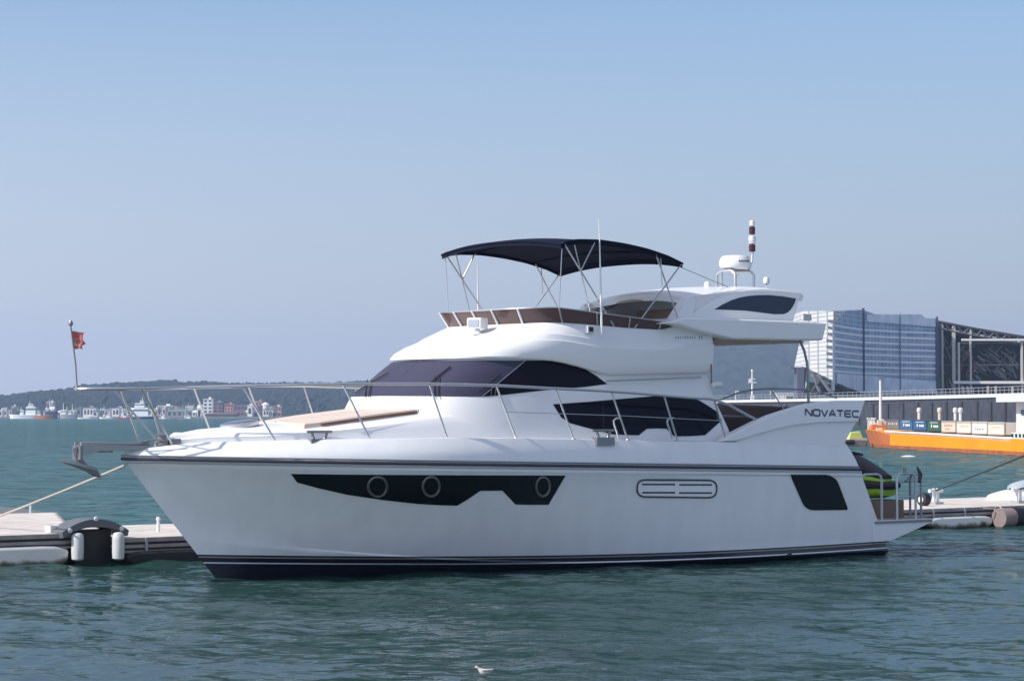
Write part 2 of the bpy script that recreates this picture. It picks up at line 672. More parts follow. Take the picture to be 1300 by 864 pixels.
hill("wooded_hill", HILLM,
     [(-160, 515), (-60, 507), (0, 503), (30, 501.5), (60, 496), (100, 494), (118, 488.5), (150, 486.5), (200, 483.5), (213, 482), (222, 484),
      (260, 485), (300, 486.5), (318, 486), (345, 487), (400, 486), (440, 484.5), (480, 484), (540, 487), (620, 500), (700, 512), (760, 522)],
     2300, 500, 620, 1.5, 3)
hill("distant_mountain", HILLM2,
     [(420, 522), (520, 505), (600, 485), (700, 460), (800, 438), (880, 421), (940, 414), (985, 416), (1030, 428), (1090, 446), (1160, 470), (1250, 496), (1330, 520)],
     3300, 900, 200, 2.0, 5)
# low shore strip under the far town
mb = MB()
p0, p1 = at(-180, 530, 1640), at(760, 530, 1640)
mb.prism([(p0.x, 1640, -1), (p1.x, 1600, -1), (p1.x, 1900, -1), (p0.x, 1900, -1)], [(p0.x, 1640, 1.3), (p1.x, 1600, 1.3), (p1.x, 1900, 1.3), (p0.x, 1900, 1.3)])
tag(mb.build("shore", SHOREM, smooth=0), kind="structure")

# ------------------------------------------------------------------ far town
TOWN = {
    'white': mat("white_render", (0.82, 0.80, 0.76), 0.8), 'cream': mat("cream_render", (0.68, 0.58, 0.48), 0.8),
    'pink': mat("pink_tile", (0.52, 0.27, 0.25), 0.8), 'grey': mat("grey_concrete", (0.30, 0.30, 0.31), 0.85),
    'mauve': mat("mauve_tile", (0.24, 0.17, 0.19), 0.8), 'dark': mat("dark_shed", (0.09, 0.10, 0.12), 0.8),
    'green': mat("green_sheet_roof", (0.16, 0.24, 0.20), 0.7), 'brown': mat("brown_roof", (0.24, 0.14, 0.10), 0.8),
    'blue': mat("blue_sheet_roof", (0.14, 0.22, 0.33), 0.7)}
PANE = mat("distant_window_glass", (0.05, 0.06, 0.08), 0.3)


def building(name, x0, x1, y0, Y, wall, roof, label, cat, cols=0, rows=0, group=None, pitched=False, ybase=529.5):
    a, b = at(x0, ybase, Y), at(x1, ybase, Y)
    top = at((x0 + x1) / 2, y0, Y).z
    w = b.x - a.x
    d = max(8, w * 0.7)
    t = thing(name, label, cat, ((a.x + b.x) / 2, Y + d / 2, 1.0), 0, group)
    h = top - 1.0
    rh = min(h * 0.25, 2.2) if pitched else 0.5
    wl_ = MB().box((0, 0, (h - rh) / 2), (w, d, h - rh)).build("wall", TOWN[wall], t, smooth=0)
    r = MB()
    if pitched:
        zz = h - rh
        r.add([(-w / 2 - .3, -d / 2 - .3, zz), (w / 2 + .3, -d / 2 - .3, zz), (w / 2 + .3, d / 2 + .3, zz), (-w / 2 - .3, d / 2 + .3, zz), (-w / 2, 0, h), (w / 2, 0, h)],
              [(0, 1, 5, 4), (2, 3, 4, 5), (0, 4, 3), (1, 2, 5), (3, 2, 1, 0)])
    else:
        r.box((0, 0, h - rh / 2), (w + 0.6, d + 0.6, rh))
        r.box((w * 0.15, d * 0.1, h + 0.6), (w * 0.25, d * 0.3, 1.3))
    r.build("roof", TOWN[roof], t, smooth=0)
    for i in range(cols):
        for j in range(rows):
            MB().box((-w / 2 + w * (i + 0.5) / cols, -d / 2 - 0.02, (h - rh) * (j + 0.55) / rows), (w / cols * 0.55, 0.16, (h - rh) / rows * 0.5)).build("window", PANE, t, smooth=0)
    return t


building("apartment_building", 258, 269.5, 506, 1720, 'white', 'white', "tall white apartment block with rows of windows on the far shore", "building", 2, 5)
building("apartment_building", 270.2, 282, 510, 1735, 'mauve', 'grey', "narrow mauve tower block joined to the white apartment block", "building", 2, 4)
building("apartment_building", 285, 296, 512.5, 1720, 'pink', 'pink', "pink tiled mid-rise block right of the tall white apartments", "building", 3, 4)
building("office_building", 297, 331, 514, 1740, 'mauve', 'grey', "long low mauve office block behind the yacht's foredeck rail", "building", 8, 2)
building("office_building", 324, 333, 508.5, 1790, 'pink', 'grey', "small pinkish block rising behind the long mauve office block", "building", 2, 2)
building("apartment_building", 345, 357, 515.5, 1740, 'pink', 'cream', "low pink and cream block at the right end of the far town", "building", 3, 2)
building("warehouse", 142, 156, 518, 1700, 'white', 'white', "plain bright white cubic warehouse on the far quay", "building", 2, 1)
building("warehouse", 200, 219, 514.5, 1720, 'grey', 'white', "grey warehouse with an overhanging white flat roof on the far quay", "building", 4, 1)
building("warehouse", 212, 244, 519.5, 1690, 'grey', 'green', "wide low warehouse with green pitched roof on the far quay", "building", 5, 1, pitched=True)
building("warehouse", 262, 300, 524, 1680, 'dark', 'brown', "long dark waterfront shed with brown roof below the pink block", "building", 6, 1, pitched=True)
building("warehouse", 102, 122, 517, 1715, 'white', 'grey', "white warehouse with a row of dark windows left of the cubic one", "building", 5, 1)
building("silo_tower", 59, 68, 510, 1730, 'grey', 'cream', "grey concrete tower with a wider cream top above the barge", "building", 2, 2)
# anonymous small houses in the town
gx = [(2, 8, 517), (8, 15, 519), (-14, -4, 516), (-26, -16, 518), (73, 79, 521), (90, 97, 519), (122, 128, 519.5), (127, 133, 517.5), (133, 141, 519), (157, 163, 520), (163, 169, 517.5),
      (194, 200, 518.5), (219, 226, 516.5), (227, 233, 515.5), (238, 245, 514.5), (245, 251, 518), (251, 258, 514), (303, 311, 519), (312, 321, 520.5), (334, 341, 519), (341, 346, 520)]
cols_ = ['white', 'cream', 'grey', 'white', 'cream', 'white', 'grey']
roofs = ['grey', 'brown', 'white', 'blue', 'green', 'white', 'grey']
for i, (a, b_, y) in enumerate(gx):
    building("town_house", a, b_, y, 1695 + (i * 37) % 90, cols_[i % 7], roofs[(i * 3) % 7], "small pale house in the crowded waterfront town on the far shore", "house", 2, 1,
             "small houses of the far town", pitched=(i % 2 == 0), ybase=530)
rgt = random.Random(21)
for k in range(44):
    a = rgt.choice((rgt.uniform(96, 258), rgt.uniform(96, 258), rgt.uniform(-30, 100), rgt.uniform(282, 350)))
    w_k = rgt.uniform(2.2, 6.5)
    building("town_house", a, a + w_k, rgt.uniform(513.5, 524), rgt.choice((1640, 1662, 1790, 1815, 1840)), rgt.choice(cols_ + ['white', 'white']), rgt.choice(roofs), "small pale house in the crowded waterfront town on the far shore", "house", 1, 1,
             "small houses of the far town", pitched=(k % 3 == 0), ybase=530)
tk = MB()
c = at(337, 513, 1780)
tk.lathe([(3.0, 0), (3.0, c.z - 1), (0.4, c.z + 0.6)], (0, 0, 0), 16)
o = tk.build("storage_tank", TOWN['white'])
o.location = (c.x, 1780, 1)
tag(o, "round white storage tank on the far shore hillside", "tank")

# ------------------------------------------------------------------ far boats
BOAT = {'white': mat("white_ship_paint", (0.84, 0.84, 0.82), 0.5), 'orange': mat("orange_ship_paint", (0.62, 0.22, 0.06), 0.5),
        'navy': mat("navy_ship_paint", (0.045, 0.06, 0.10), 0.5), 'grey': mat("grey_ship_paint", (0.30, 0.32, 0.34), 0.5), 'red': mat("red_ship_paint", (0.42, 0.06, 0.05), 0.5)}


def far_boat(name, x0, x1, ydeck, Y, hull, label, houses, masts, cat="ship", sup='white', bowleft=True, group=None, stripe=None):
    """houses: (px0, px1, ytop, ybottom); masts: (px, ytop)"""
    a, b = at(x0, 531, Y), at(x1, 531, Y)
    L = b.x - a.x
    zd = at(x0, ydeck, Y).z
    t = thing(name, label, cat, ((a.x + b.x) / 2, Y, 0), 0, group)
    s = 1 if bowleft else -1
    bm_ = L * 0.13 + 1.2
    pl = []
    for xk, wk in ((-0.5, 0.0), (-0.42, 0.55), (-0.3, 0.9), (0.0, 1.0), (0.4, 0.95), (0.5, 0.8)):
        pl.append((xk * L * s, wk * bm_))
    lo = [(x * 0.93, -w * 0.85, -0.6) for x, w in pl] + [(x * 0.93, w * 0.85, -0.6) for x, w in reversed(pl)]
    hi = [(x, -w, zd * (1.25 if i == 0 else 1.1 if i == 1 else 1)) for i, (x, w) in enumerate(pl)] + [(x, w, zd * (1.25 if i == 5 else 1.1 if i == 4 else 1)) for i, (x, w) in enumerate(reversed(pl))]
    MB().prism(lo, hi).build("hull", BOAT[hull], t, smooth=30)
    for (p0, p1, yt, yb) in houses:
        q0, q1 = at(p0, yb, Y), at(p1, yt, Y)
        cx = (q0.x + q1.x) / 2 - t.location.x
        wd = q1.x - q0.x
        hb = MB()
        z0, z1 = max(q0.z, zd * 0.8), q1.z
        hb.box((cx, 0, (z0 + z1) / 2), (wd, bm_ * 1.3, z1 - z0), taper=0.9)
        h_ = hb.build("deckhouse", BOAT[sup], t, smooth=0)
        MB().box((cx, 0, z0 + (z1 - z0) * 0.7), (wd * 0.98, bm_ * 1.28, (z1 - z0) * 0.14)).build("window", PANE, h_, smooth=0)
    for (p, yt) in masts:
        q = at(p, yt, Y)
        MB().tube([(q.x - t.location.x, 0, zd), (q.x - t.location.x, 0, q.z)], [0.32, 0.16], 6).build("mast", BOAT['white'], t)
    return t


far_boat("patrol_ship", 12, 46, 526.5, 1560, 'white', "white ship with stepped wheelhouse aft lying off the far shore", [(33, 46, 516, 527), (36, 43, 512.5, 517), (26, 30, 520, 527)], [(38, 509), (27, 517)])
far_boat("coaster", 44, 67, 527, 1500, 'orange', "small orange and white hulled boat beside the white ship", [(47, 52, 524.5, 528)], [(56, 521)], "boat", bowleft=False)
far_boat("barge", 56, 73, 522, 1540, 'navy', "dark navy barge with a tall gantry at the far quay", [(58, 62, 518, 523)], [(63, 507), (66, 508)])
far_boat("fishing_boat", 75, 98, 526, 1540, 'grey', "grey fishing boat with two tall white masts at the far quay", [(77, 84, 520, 527), (87, 91, 521, 527)], [(80.5, 511.5), (85, 515), (92, 513)], "boat")
far_boat("launch", 98, 125, 530, 1480, 'white', "long low white launch moored at the far quay", [(106, 113, 528.2, 530.5)], [(114, 524)], "boat")
far_boat("fishing_boat", 126, 146, 529.5, 1500, 'white', "small white fishing boat with a single mast right of the long launch", [(135, 140, 526, 530)], [(139, 521)], "boat")
far_boat("fishing_boat", 147, 166, 530, 1480, 'red', "low red hulled boat between the white launches and the dark ship", [(156, 161, 527, 530.5)], [(154, 523)], "boat")
far_boat("cargo_ship", 167, 196, 528.5, 1400, 'navy', "dark hulled ship with tall white superstructure seen through the bow rail", [(169, 189, 517, 529), (171, 184, 511.5, 518), (178, 183, 508, 512)], [(181, 504), (189, 513)], bowleft=False)
far_boat("fishing_boat", 199, 216, 530.5, 1450, 'white', "small white boat with a blue-grey hull line right of the dark ship", [(205, 209, 527.5, 531)], [(207, 523)], "boat")
far_boat("fishing_boat", 226, 246, 531, 1420, 'grey', "grey work boat lying below the green roofed warehouse", [(237, 242, 527, 531.5)], [(235, 522)], "boat")

# ================================================================== RIGHT BACKGROUND: QUAY, PORT BUILDING, STEEL HALL
WALLM = mat("dark_stained_quay_wall", (0.045, 0.047, 0.062), 0.85, vary=0.5, vscale=0.6)
COPE = mat("white_coping", (0.66, 0.64, 0.62), 0.7)
ASPH = mat("quay_paving", (0.16, 0.15, 0.14), 0.9)


def on_quay_top(px):
    """quay line: photo x -> world point of the coping edge"""
    Yl = interp(px, [860, 920, 1290, 1420], [620, 560, 372, 335])
    return Yl


QZ = at(920, 508, on_quay_top(920)).z
qa = [(px, at(px, 508, on_quay_top(px))) for px in (840, 920, 1000, 1080, 1160, 1240, 1320, 1420)]
wallo = thing("quay_wall", "long dark streaked quay wall topped by a white coping behind the orange ship", "quay wall", (qa[0][1].x, qa[0][1].y, 0))
L0 = Vector((qa[0][1].x, qa[0][1].y, 0))
front = [Vector((p.x, p.y, 0)) - L0 for _, p in qa]
back = [v + Vector((6, 25, 0)) for v in front]
loop = front + back[::-1]
MB().prism([(v.x, v.y, -1.5) for v in loop], [(v.x, v.y, QZ - 0.55) for v in loop]).build("wall", WALLM, wallo, smooth=0)
cf = [v + Vector((-0.25, -0.35, 0)) for v in front] + [v + Vector((0.9, 0.9, 0)) for v in front[::-1]]
MB().prism([(v.x, v.y, QZ - 0.54) for v in cf], [(v.x, v.y, QZ + 0.05) for v in cf]).build("coping", COPE, wallo, smooth=0)
rl = MB()
for i in range(len(front) - 1):
    n_ = 14
    for k in range(n_):
        v = front[i].lerp(front[i + 1], k / n_) + Vector((0.4, 0.3, 0))
        rl.box((v.x, v.y, QZ + 0.6), (0.09, 0.09, 1.1))
    a, b = front[i] + Vector((0.4, 0.3, 0)), front[i + 1] + Vector((0.4, 0.3, 0))
    for zz in (0.6, 1.15):
        rl.tube([(a.x, a.y, QZ + zz), (b.x, b.y, QZ + zz)], 0.05, 5)
rl.build("railing", TOWN['grey'], wallo, smooth=0)
STRIPM = mat("worn_rubber", (0.03, 0.03, 0.036), 0.8)
for k in range(30):    # tyre fenders and stains hang as vertical rubber strips
    t_ = (k + 0.5) / 30
    i = min(int(t_ * 7), 6)
    v = front[i].lerp(front[i + 1], t_ * 7 - i)
    MB().box((v.x - 0.12, v.y - 0.25, QZ * 0.5 - 0.3), (0.35, 0.25, QZ * 0.7), rz=-0.9).build("rubber_strip", STRIPM, wallo, smooth=0)
land = MB()
lp = [(v + L0).to_tuple() for v in back]
far_ = [(240, 380, 0), (300, 900, 0), (60, 1150, 0), (lp[0][0] - 20, 1150, 0)]
lo = lp + far_
land.prism([(p[0], p[1], -1) for p in lo], [(p[0], p[1], QZ - 0.56) for p in lo])
tag(land.build("quay_ground", ASPH, smooth=0), kind="structure")


def panel_mat():
    m = mat("white_metal_panels", (0.66, 0.65, 0.62), 0.45)
    nt = m.node_tree
    b = nt.nodes["Principled BSDF"]
    tc = nt.nodes.new("ShaderNodeTexCoord")
    sp = nt.nodes.new("ShaderNodeSeparateXYZ")
    nt.links.new(tc.outputs["Object"], sp.inputs[0])
    cb = nt.nodes.new("ShaderNodeCombineXYZ")
    nt.links.new(sp.outputs[0], cb.inputs[0])
    nt.links.new(sp.outputs[2], cb.inputs[1])
    br = nt.nodes.new("ShaderNodeTexBrick")
    br.offset = 0.0
    br.inputs["Color1"].default_value = (0.68, 0.67, 0.64, 1)
    br.inputs["Color2"].default_value = (0.60, 0.60, 0.58, 1)
    br.inputs["Mortar"].default_value = (0.30, 0.30, 0.31, 1)
    br.inputs["Scale"].default_value = 1.0
    br.inputs["Mortar Size"].default_value = 0.10
    br.inputs["Brick Width"].default_value = 1.25
    br.inputs["Row Height"].default_value = 0.95
    nt.links.new(cb.outputs[0], br.inputs["Vector"])
    nt.links.new(br.outputs[0], b.inputs["Base Color"])
    return m


def net_mat():
    m = mat("blue_scaffold_netting", (0.09, 0.17, 0.28), 0.6)
    nt = m.node_tree
    b = nt.nodes["Principled BSDF"]
    tc = nt.nodes.new("ShaderNodeTexCoord")
    uv = nt.nodes.new("ShaderNodeSeparateXYZ")
    nt.links.new(tc.outputs["UV"], uv.inputs[0])
    cb = nt.nodes.new("ShaderNodeCombineXYZ")
    nt.links.new(uv.outputs[0], cb.inputs[0])
    nt.links.new(uv.outputs[1], cb.inputs[1])
    br = nt.nodes.new("ShaderNodeTexBrick")
    br.offset = 0.0
    br.inputs["Color1"].default_value = (0.20, 0.31, 0.48, 1)
    br.inputs["Color2"].default_value = (0.29, 0.41, 0.57, 1)
    br.inputs["Mortar"].default_value = (0.52, 0.61, 0.72, 1)
    br.inputs["Scale"].default_value = 1.0
    br.inputs["Mortar Size"].default_value = 0.08
    br.inputs["Brick Width"].default_value = 1.5
    br.inputs["Row Height"].default_value = 1.05
    nt.links.new(cb.outputs[0], br.inputs["Vector"])
    nz = nt.nodes.new("ShaderNodeTexNoise")
    nz.inputs["Scale"].default_value = 0.35
    nz.inputs["Detail"].default_value = 6
    nt.links.new(cb.outputs[0], nz.inputs["Vector"])
    mx = nt.nodes.new("ShaderNodeMix")
    mx.data_type = 'RGBA'
    mx.blend_type = 'OVERLAY'
    mx.inputs[0].default_value = 0.5
    nt.links.new(br.outputs[0], mx.inputs[6])
    nt.links.new(nz.outputs[0], mx.inputs[7])
    nt.links.new(mx.outputs[2], b.inputs["Base Color"])
    return m


NET = net_mat()
PANELM = panel_mat()
NETPALE = mat("pale_grey_netting", (0.66, 0.76, 0.86), 0.7, vary=0.2, vscale=0.3)
FLOORW = mat("white_floor_edges", (0.82, 0.84, 0.86), 0.6)


def yb_(px):       # depth of the facade along its curve
    return interp(px, [1010, 1058, 1075, 1096, 1140, 1190], [546, 520, 534, 549, 562, 572])


pb = thing("port_building", "modern white building wrapped in blue scaffold netting above the quay", "building", (at(1100, 500, 550).x, 550, QZ - 0.56))
PB = Vector(pb.location)


def bl(px, py, dy=0.0, Y=None):
    v = at(px, py, (Y or yb_(px))) - PB
    return Vector((v.x, v.y + dy, v.z))


def extr(mb, pts, depth, mat_=0):
    mb.prism([(p.x, p.y + depth, p.z) for p in pts], [tuple(p) for p in pts], mat_)
    return mb


w_ = MB()
extr(w_, [bl(*p) for p in ((1018, 395), (1058, 394.6), (1058, 412), (1034, 409), (1018, 408))], 18)
w_.build("wall", PANELM, pb, smooth=0)
w_ = MB()
extr(w_, [bl(*p) for p in ((1034, 409.2), (1058, 412.2), (1058, 483), (1020, 465), (1027, 432))], 18)
w_.build("wall", PANELM, pb, smooth=0)
w_ = MB()
extr(w_, [bl(*p) for p in ((1058.1, 394.6), (1075, 394), (1064, 405), (1058.1, 412))], 6)
w_.build("wall", PANELM, pb, smooth=0)
rc = MB()
extr(rc, [bl(*p, dy=-0.3) for p in ((1020, 398), (1031, 399.5), (1030, 407), (1020, 407))], 0.25)
rc.build("opening", TOWN['dark'], pb, smooth=0)
for k in range(8):
    y = 405.5 + 8.2 * k
    s_ = MB()
    extr(s_, [bl(1049 if k > 2 else 1051, y, -0.35), bl(1057.6, y + 1.2, -0.35), bl(1057.6, y + 5.0, -0.35), bl(1049 if k > 2 else 1051, y + 3.8, -0.35)], 0.3)
    s_.build("window", TOWN['dark'], pb, smooth=0)
# curved netted facade
pxs = np.linspace(1058.3, 1190, 34)
zt = [at(x, interp(x, [1058, 1066, 1074, 1096, 1112, 1190], [411, 404, 394, 393, 399, 406]), yb_(x)).z for x in pxs]
zb2 = [at(x, interp(x, [1058, 1095, 1190], [484, 499.5, 499.5]), yb_(x)).z for x in pxs]
fr = MB()
rows = []
for j in range(9):
    rows.append([(at(x, 500, yb_(x)).x - PB.x, yb_(x) - PB.y, lerp(zb2[i], zt[i], j / 8) - PB.z) for i, x in enumerate(pxs)])
fr.grid(rows)
bk = [(p[0] + 2, p[1] + 22, p[2]) for p in rows[0]]
bkt = [(p[0] + 2, p[1] + 22, p[2]) for p in rows[-1]]
fr.grid([rows[-1], bkt])
fr.grid([bkt, bk])
fr.grid([bk, rows[0]])
fo = fr.build("netted_facade", NET, pb, smooth=40)
uvl = fo.data.uv_layers.new(name="UVMap")
al = 0.0
for poly in fo.data.polygons:
    for li in poly.loop_indices:
        v = fo.data.vertices[fo.data.loops[li].vertex_index].co
        uvl.data[li].uv = (v.x * 1.05 + v.y * 0.3, v.z)
for k in range(8):
    z = at(1058, 412.5 + 8.3 * k, 520).z - PB.z
    top_, bot_ = [], []
    for i, x in enumerate(pxs):
        if z + PB.z < zb2[i] + 0.6 or z + PB.z > zt[i] - 0.2:
            continue
        q = Vector((at(x, 500, yb_(x)).x - PB.x, yb_(x) - PB.y, 0))
        top_.append(q)
    if len(top_) > 2:
        fb = MB()
        fb.grid([[(q.x - .05, q.y - .18, z + dz) for q in top_] for dz in (-0.22, 0.22)])
        fb.grid([[(q.x - .05, q.y + oy, z + .22) for q in top_] for oy in (-.18, .1)])
        fb.grid([[(q.x - .05, q.y + oy, z - .22) for q in top_] for oy in (-.18, .1)])
        fb.build("floor_edge", FLOORW, pb, smooth=0, merge=0.001)
BEAMP = mat('grey_scaffold_tube', (0.20, 0.25, 0.33), 0.6)
for (x, wd) in ((1096, 0.55), (1058, 0.4), (1189.5, 0.5), (1143, 0.14)):
    q = bl(x, 496, -0.5)
    tp = bl(x, interp(x, [1058, 1096, 1190], [412, 391, 402]), -0.5)
    MB().box((q.x, q.y, (q.z + tp.z) / 2), (wd, 0.5, tp.z - q.z)).build("scaffold_pole", BEAMP if wd < .5 else mat("navy_net_seam", (0.06, 0.09, 0.17), 0.7), pb, smooth=0)
# pale lower and upper net aprons
for nm, ys_, x0, x1 in (("net_apron", (481, 498.5), 1062, 1189), ("net_apron", (400, 409), 1100, 1189)):
    ap = MB()
    xx = np.linspace(x0, x1, 24)
    r0, r1 = [], []
    for x in xx:
        q0 = bl(x, interp(x, [1062, 1096, 1190], [486, 499, 499]) if ys_[0] > 450 else interp(x, [1100, 1190], [408, 415]), -0.25)
        q1 = bl(x, interp(x, [1062, 1190], [474, 484]) if ys_[0] > 450 else interp(x, [1100, 1125, 1172, 1174, 1190], [398.5, 399, 399, 404, 404]), -0.25)
        r0.append(q0)
        r1.append(q1)
    ap.grid([r0, r1])
    ap.grid([r1, [q + Vector((0, .12, 0)) for q in r1]])
    ap.grid([r0, [q + Vector((0, .12, 0)) for q in r0]])
    ap.build(nm, NETPALE, pb, smooth=0, merge=0.001)
# raking legs and podium under the raised prow
pd = MB()
for a, b in (((1022, 466), (1020, 499)), ((1032, 471), (1042, 499)), ((1046, 478), (1030, 499)), ((1058, 483), (1058, 499)), ((1040, 475), (1056, 499)), ((1066, 487), (1080, 499))):
    p, q = bl(*a, 1.0), bl(*b, 1.0)
    pd.tube([p, q], 0.45, 6)
pd.build("raking_leg", TOWN['dark'], pb, smooth=30)
pp = MB()
extr(pp, [bl(1030, 484, 6), bl(1100, 492, 6), bl(1100, 500, 6), bl(1024, 500, 6)], 12)
pp.build("podium", TOWN['grey'], pb, smooth=0)

# blue-grey slab tower left of it
q = at(1014.5, 500, 520)
o = MB().box((0, 0, (at(1014, 457, 520).z - q.z) / 2), (1.5, 6, at(1014, 457, 520).z - q.z)).box((-0.5, 0, at(1014, 457, 520).z - q.z), (3.2, 4, 0.3)).build("service_tower", mat("slate_cladding", (0.10, 0.11, 0.16), 0.7), None, smooth=0)
o.location = (q.x, 520, QZ - 0.56)
tag(o, "narrow slate coloured service tower with flat cap left of the white building", "tower")

# ------------------------------------------------------------------ steel hall
BEAM = mat("pale_steel_beams", (0.52, 0.51, 0.48), 0.6)
DSTEEL = mat("dark_steel_frame", (0.085, 0.085, 0.095), 0.6, vary=0.3, vscale=0.5)
DARKIN = mat("dark_interior_cladding", (0.048, 0.044, 0.042), 0.9, vary=0.4, vscale=0.25)
RUSTB = mat("rust_red_bracing", (0.22, 0.07, 0.04), 0.8)
YH = 575
hs = thing("steel_hall", "unfinished steel framed hall with sloping truss roof right of the netted building", "building", (at(1250, 500, YH).x, YH, QZ - 0.56))
HB = Vector(hs.location)


def hl(px, py, dy=0.0):
    v = at(px, py, YH) - HB
    return Vector((v.x, v.y + dy, v.z))


def roofy(px):
    return interp(px, [1190, 1236, 1300, 1420], [407.5, 416.5, 427.5, 446])


bw = MB()
extr(bw, [hl(1191, 412, 16), hl(1420, 450, 16), hl(1420, 499, 16), hl(1191, 499, 16)], 1.0)
bw.build("back_wall", DARKIN, hs, smooth=0)
rf = MB()
rf.prism([hl(1191, roofy(1191) + 1, 0), hl(1420, 447, 0), hl(1420, 447, 20), hl(1191, roofy(1191) + 1, 20)],
         [hl(1191, roofy(1191), 0), hl(1420, 445.8, 0), hl(1420, 445.8, 20), hl(1191, roofy(1191), 20)])
rf.build("roof", DSTEEL, hs, smooth=0)
xs_ = list(range(1191, 1416, 8))
for dy in (0.3, 8):
    tr = MB()
    for i, x in enumerate(xs_[:-1]):
        x2 = xs_[i + 1]
        tr.tube([hl(x, roofy(x), dy), hl(x2, roofy(x2), dy)], 0.3, 5)
        tr.tube([hl(x, roofy(x) + 9, dy), hl(x2, roofy(x2) + 9, dy)], 0.22, 5)
        a, b = (0, 9) if i % 2 else (9, 0)
        tr.tube([hl(x, roofy(x) + a, dy), hl(x2, roofy(x2) + b, dy)], 0.18, 5)
    tr.build("roof_truss", DSTEEL, hs, smooth=30)
for x, r_, m_ in ((1192, 0.75, DSTEEL), (1197, 0.35, BEAM), (1211.5, 0.62, BEAM), (1233, 0.3, BEAM), (1217, 0.35, BEAM), (1297, 0.35, BEAM), (1303, 0.7, DSTEEL), (1340, 0.6, BEAM), (1390, 0.6, BEAM)):
    q, tp = hl(x, 499), hl(x, roofy(x) + (2 if x not in (1217, 1297) else 22 if x == 1217 else 6))
    dy = -0.4 if x in (1217, 1297) else 0.6
    MB().box((q.x, q.y + dy, (q.z + tp.z) / 2), (r_ * 1.3, 0.8, tp.z - q.z)).build("column", m_, hs, smooth=0)
WBEAM = mat('white_steel_beam', (0.78, 0.76, 0.72), 0.6)
for (x0, x1, y0, y1, m_) in ((1220, 1299, 430, 432.6, WBEAM), (1218, 1299, 434, 436, DSTEEL), (1209, 1299, 483.5, 487, WBEAM), (1192, 1420, 462, 463.5, DSTEEL), (1192, 1216, 440, 441.5, DSTEEL), (1300, 1420, 450, 452, BEAM), (1205, 1420, 491, 492.5, DSTEEL)):
    a, b = hl(x0, y0), hl(x1, y1)
    dy = -0.9 if m_ in (BEAM, WBEAM) else 1.5
    MB().box(((a.x + b.x) / 2, a.y + dy, (a.z + b.z) / 2), (b.x - a.x, 1.0, a.z - b.z)).build("beam", m_, hs, smooth=0)
GBR = mat("weathered_grey_bracing", (0.34, 0.33, 0.31), 0.7)
rg = random.Random(5)
for k in range(76):
    x = rg.uniform(1221, 1297)
    y = rg.uniform(440, 480)
    dx = rg.uniform(4, 16)
    sl = rg.choice((0.9, 0.7, 0.8, -1.2, 0.85))
    dy = rg.uniform(3, 14)
    MB().tube([hl(x, y, dy), hl(min(x + dx, 1298), min(max(y + dx * sl, 437), 484), dy)], rg.uniform(0.10, 0.26), 4).build("bracing", GBR, hs, smooth=0)
for k in range(22):
    x = rg.uniform(1192, 1216)
    y = rg.uniform(415, 485)
    MB().tube([hl(x, y, 4), hl(x + rg.uniform(-3, 9), y + rg.uniform(6, 16), 4)], rg.uniform(0.1, 0.22), 4).build("bracing", GBR, hs, smooth=0)
for a, b in (((1228, 445), (1220, 482)), ((1233, 448), (1236, 478)), ((1238, 452), (1230, 476)), ((1240, 458), (1236, 480))):
    MB().tube([hl(*a, 3), hl(*b, 3)], 0.28, 5).build("rust_bracing", RUSTB, hs, smooth=0)
for x in (1220, 1226, 1231, 1252, 1262, 1283):
    q, tp = hl(x, 499), hl(x, 490)
    MB().box((q.x, -2.0, (q.z + tp.z) / 2), (0.5, 0.5, tp.z - q.z)).build("bollard_post", BEAM, hs, smooth=0)

# ------------------------------------------------------------------ objects on the quay, left part
Yq = 545
mp = thing("signal_mast", "white signal mast with crossbars and lamps standing on the quay", "mast", (at(955, 507, Yq).x, Yq, QZ + .05))
hm = at(955, 472, Yq).z - QZ
mb = MB()
mb.tube([(0, 0, 0), (0, 0, hm)], [0.26, 0.14], 8)
mb.build("pole", PLAST, mp)
mb = MB()
for zz, w in ((hm * 0.62, 1.9), (hm * 0.74, 1.2)):
    mb.box((0, 0, zz), (w, 0.16, 0.22))
mb.box((-0.45, 0, hm * 0.68), (0.7, 0.4, 0.9))
mb.build("crossbar", PLAST, mp, smooth=0)
MB().lathe([(0.2, 0), (0.3, 0.2), (0.2, 0.5)], (0, 0, hm), 10).build("lamp", PLAST, mp)
MB().box((0, 0, 0.5), (0.9, 0.7, 1.0)).build("base", PLAST, mp, smooth=0)
o = thing("site_cabin", "low white site cabin on the quay beside the signal mast", "cabin", (at(997, 505, Yq).x, Yq, QZ + .05))
MB().box((0, 0, 0.75), (4.3, 2.5, 1.3)).build("wall", PLAST, o, smooth=0)
MB().box((0, 0, 1.5), (4.6, 2.8, 0.2)).build("roof", PLAST, o, smooth=0)
MB().box((0.9, -1.26, 0.55), (1.6, 0.05, 0.7)).build("door", TOWN['dark'], o, smooth=0)
for px, yt, lab in ((978, 497, "thin white lamp pole on the quay left of the white site cabin"), (934, 497, "thin white lamp pole on the quay left of the signal mast")):
    q = at(px, 507, 550)
    o = thing("lamp_pole", lab, "lamp post", (q.x, 550, QZ + .05))
    hh = at(px, yt, 550).z - QZ
    MB().tube([(0, 0, 0), (0, 0, hh)], 0.09, 6).build("pole", PLAST, o)
    MB().box((0.3, 0, hh), (0.9, 0.3, 0.2)).build("lamp", PLAST, o, smooth=0)

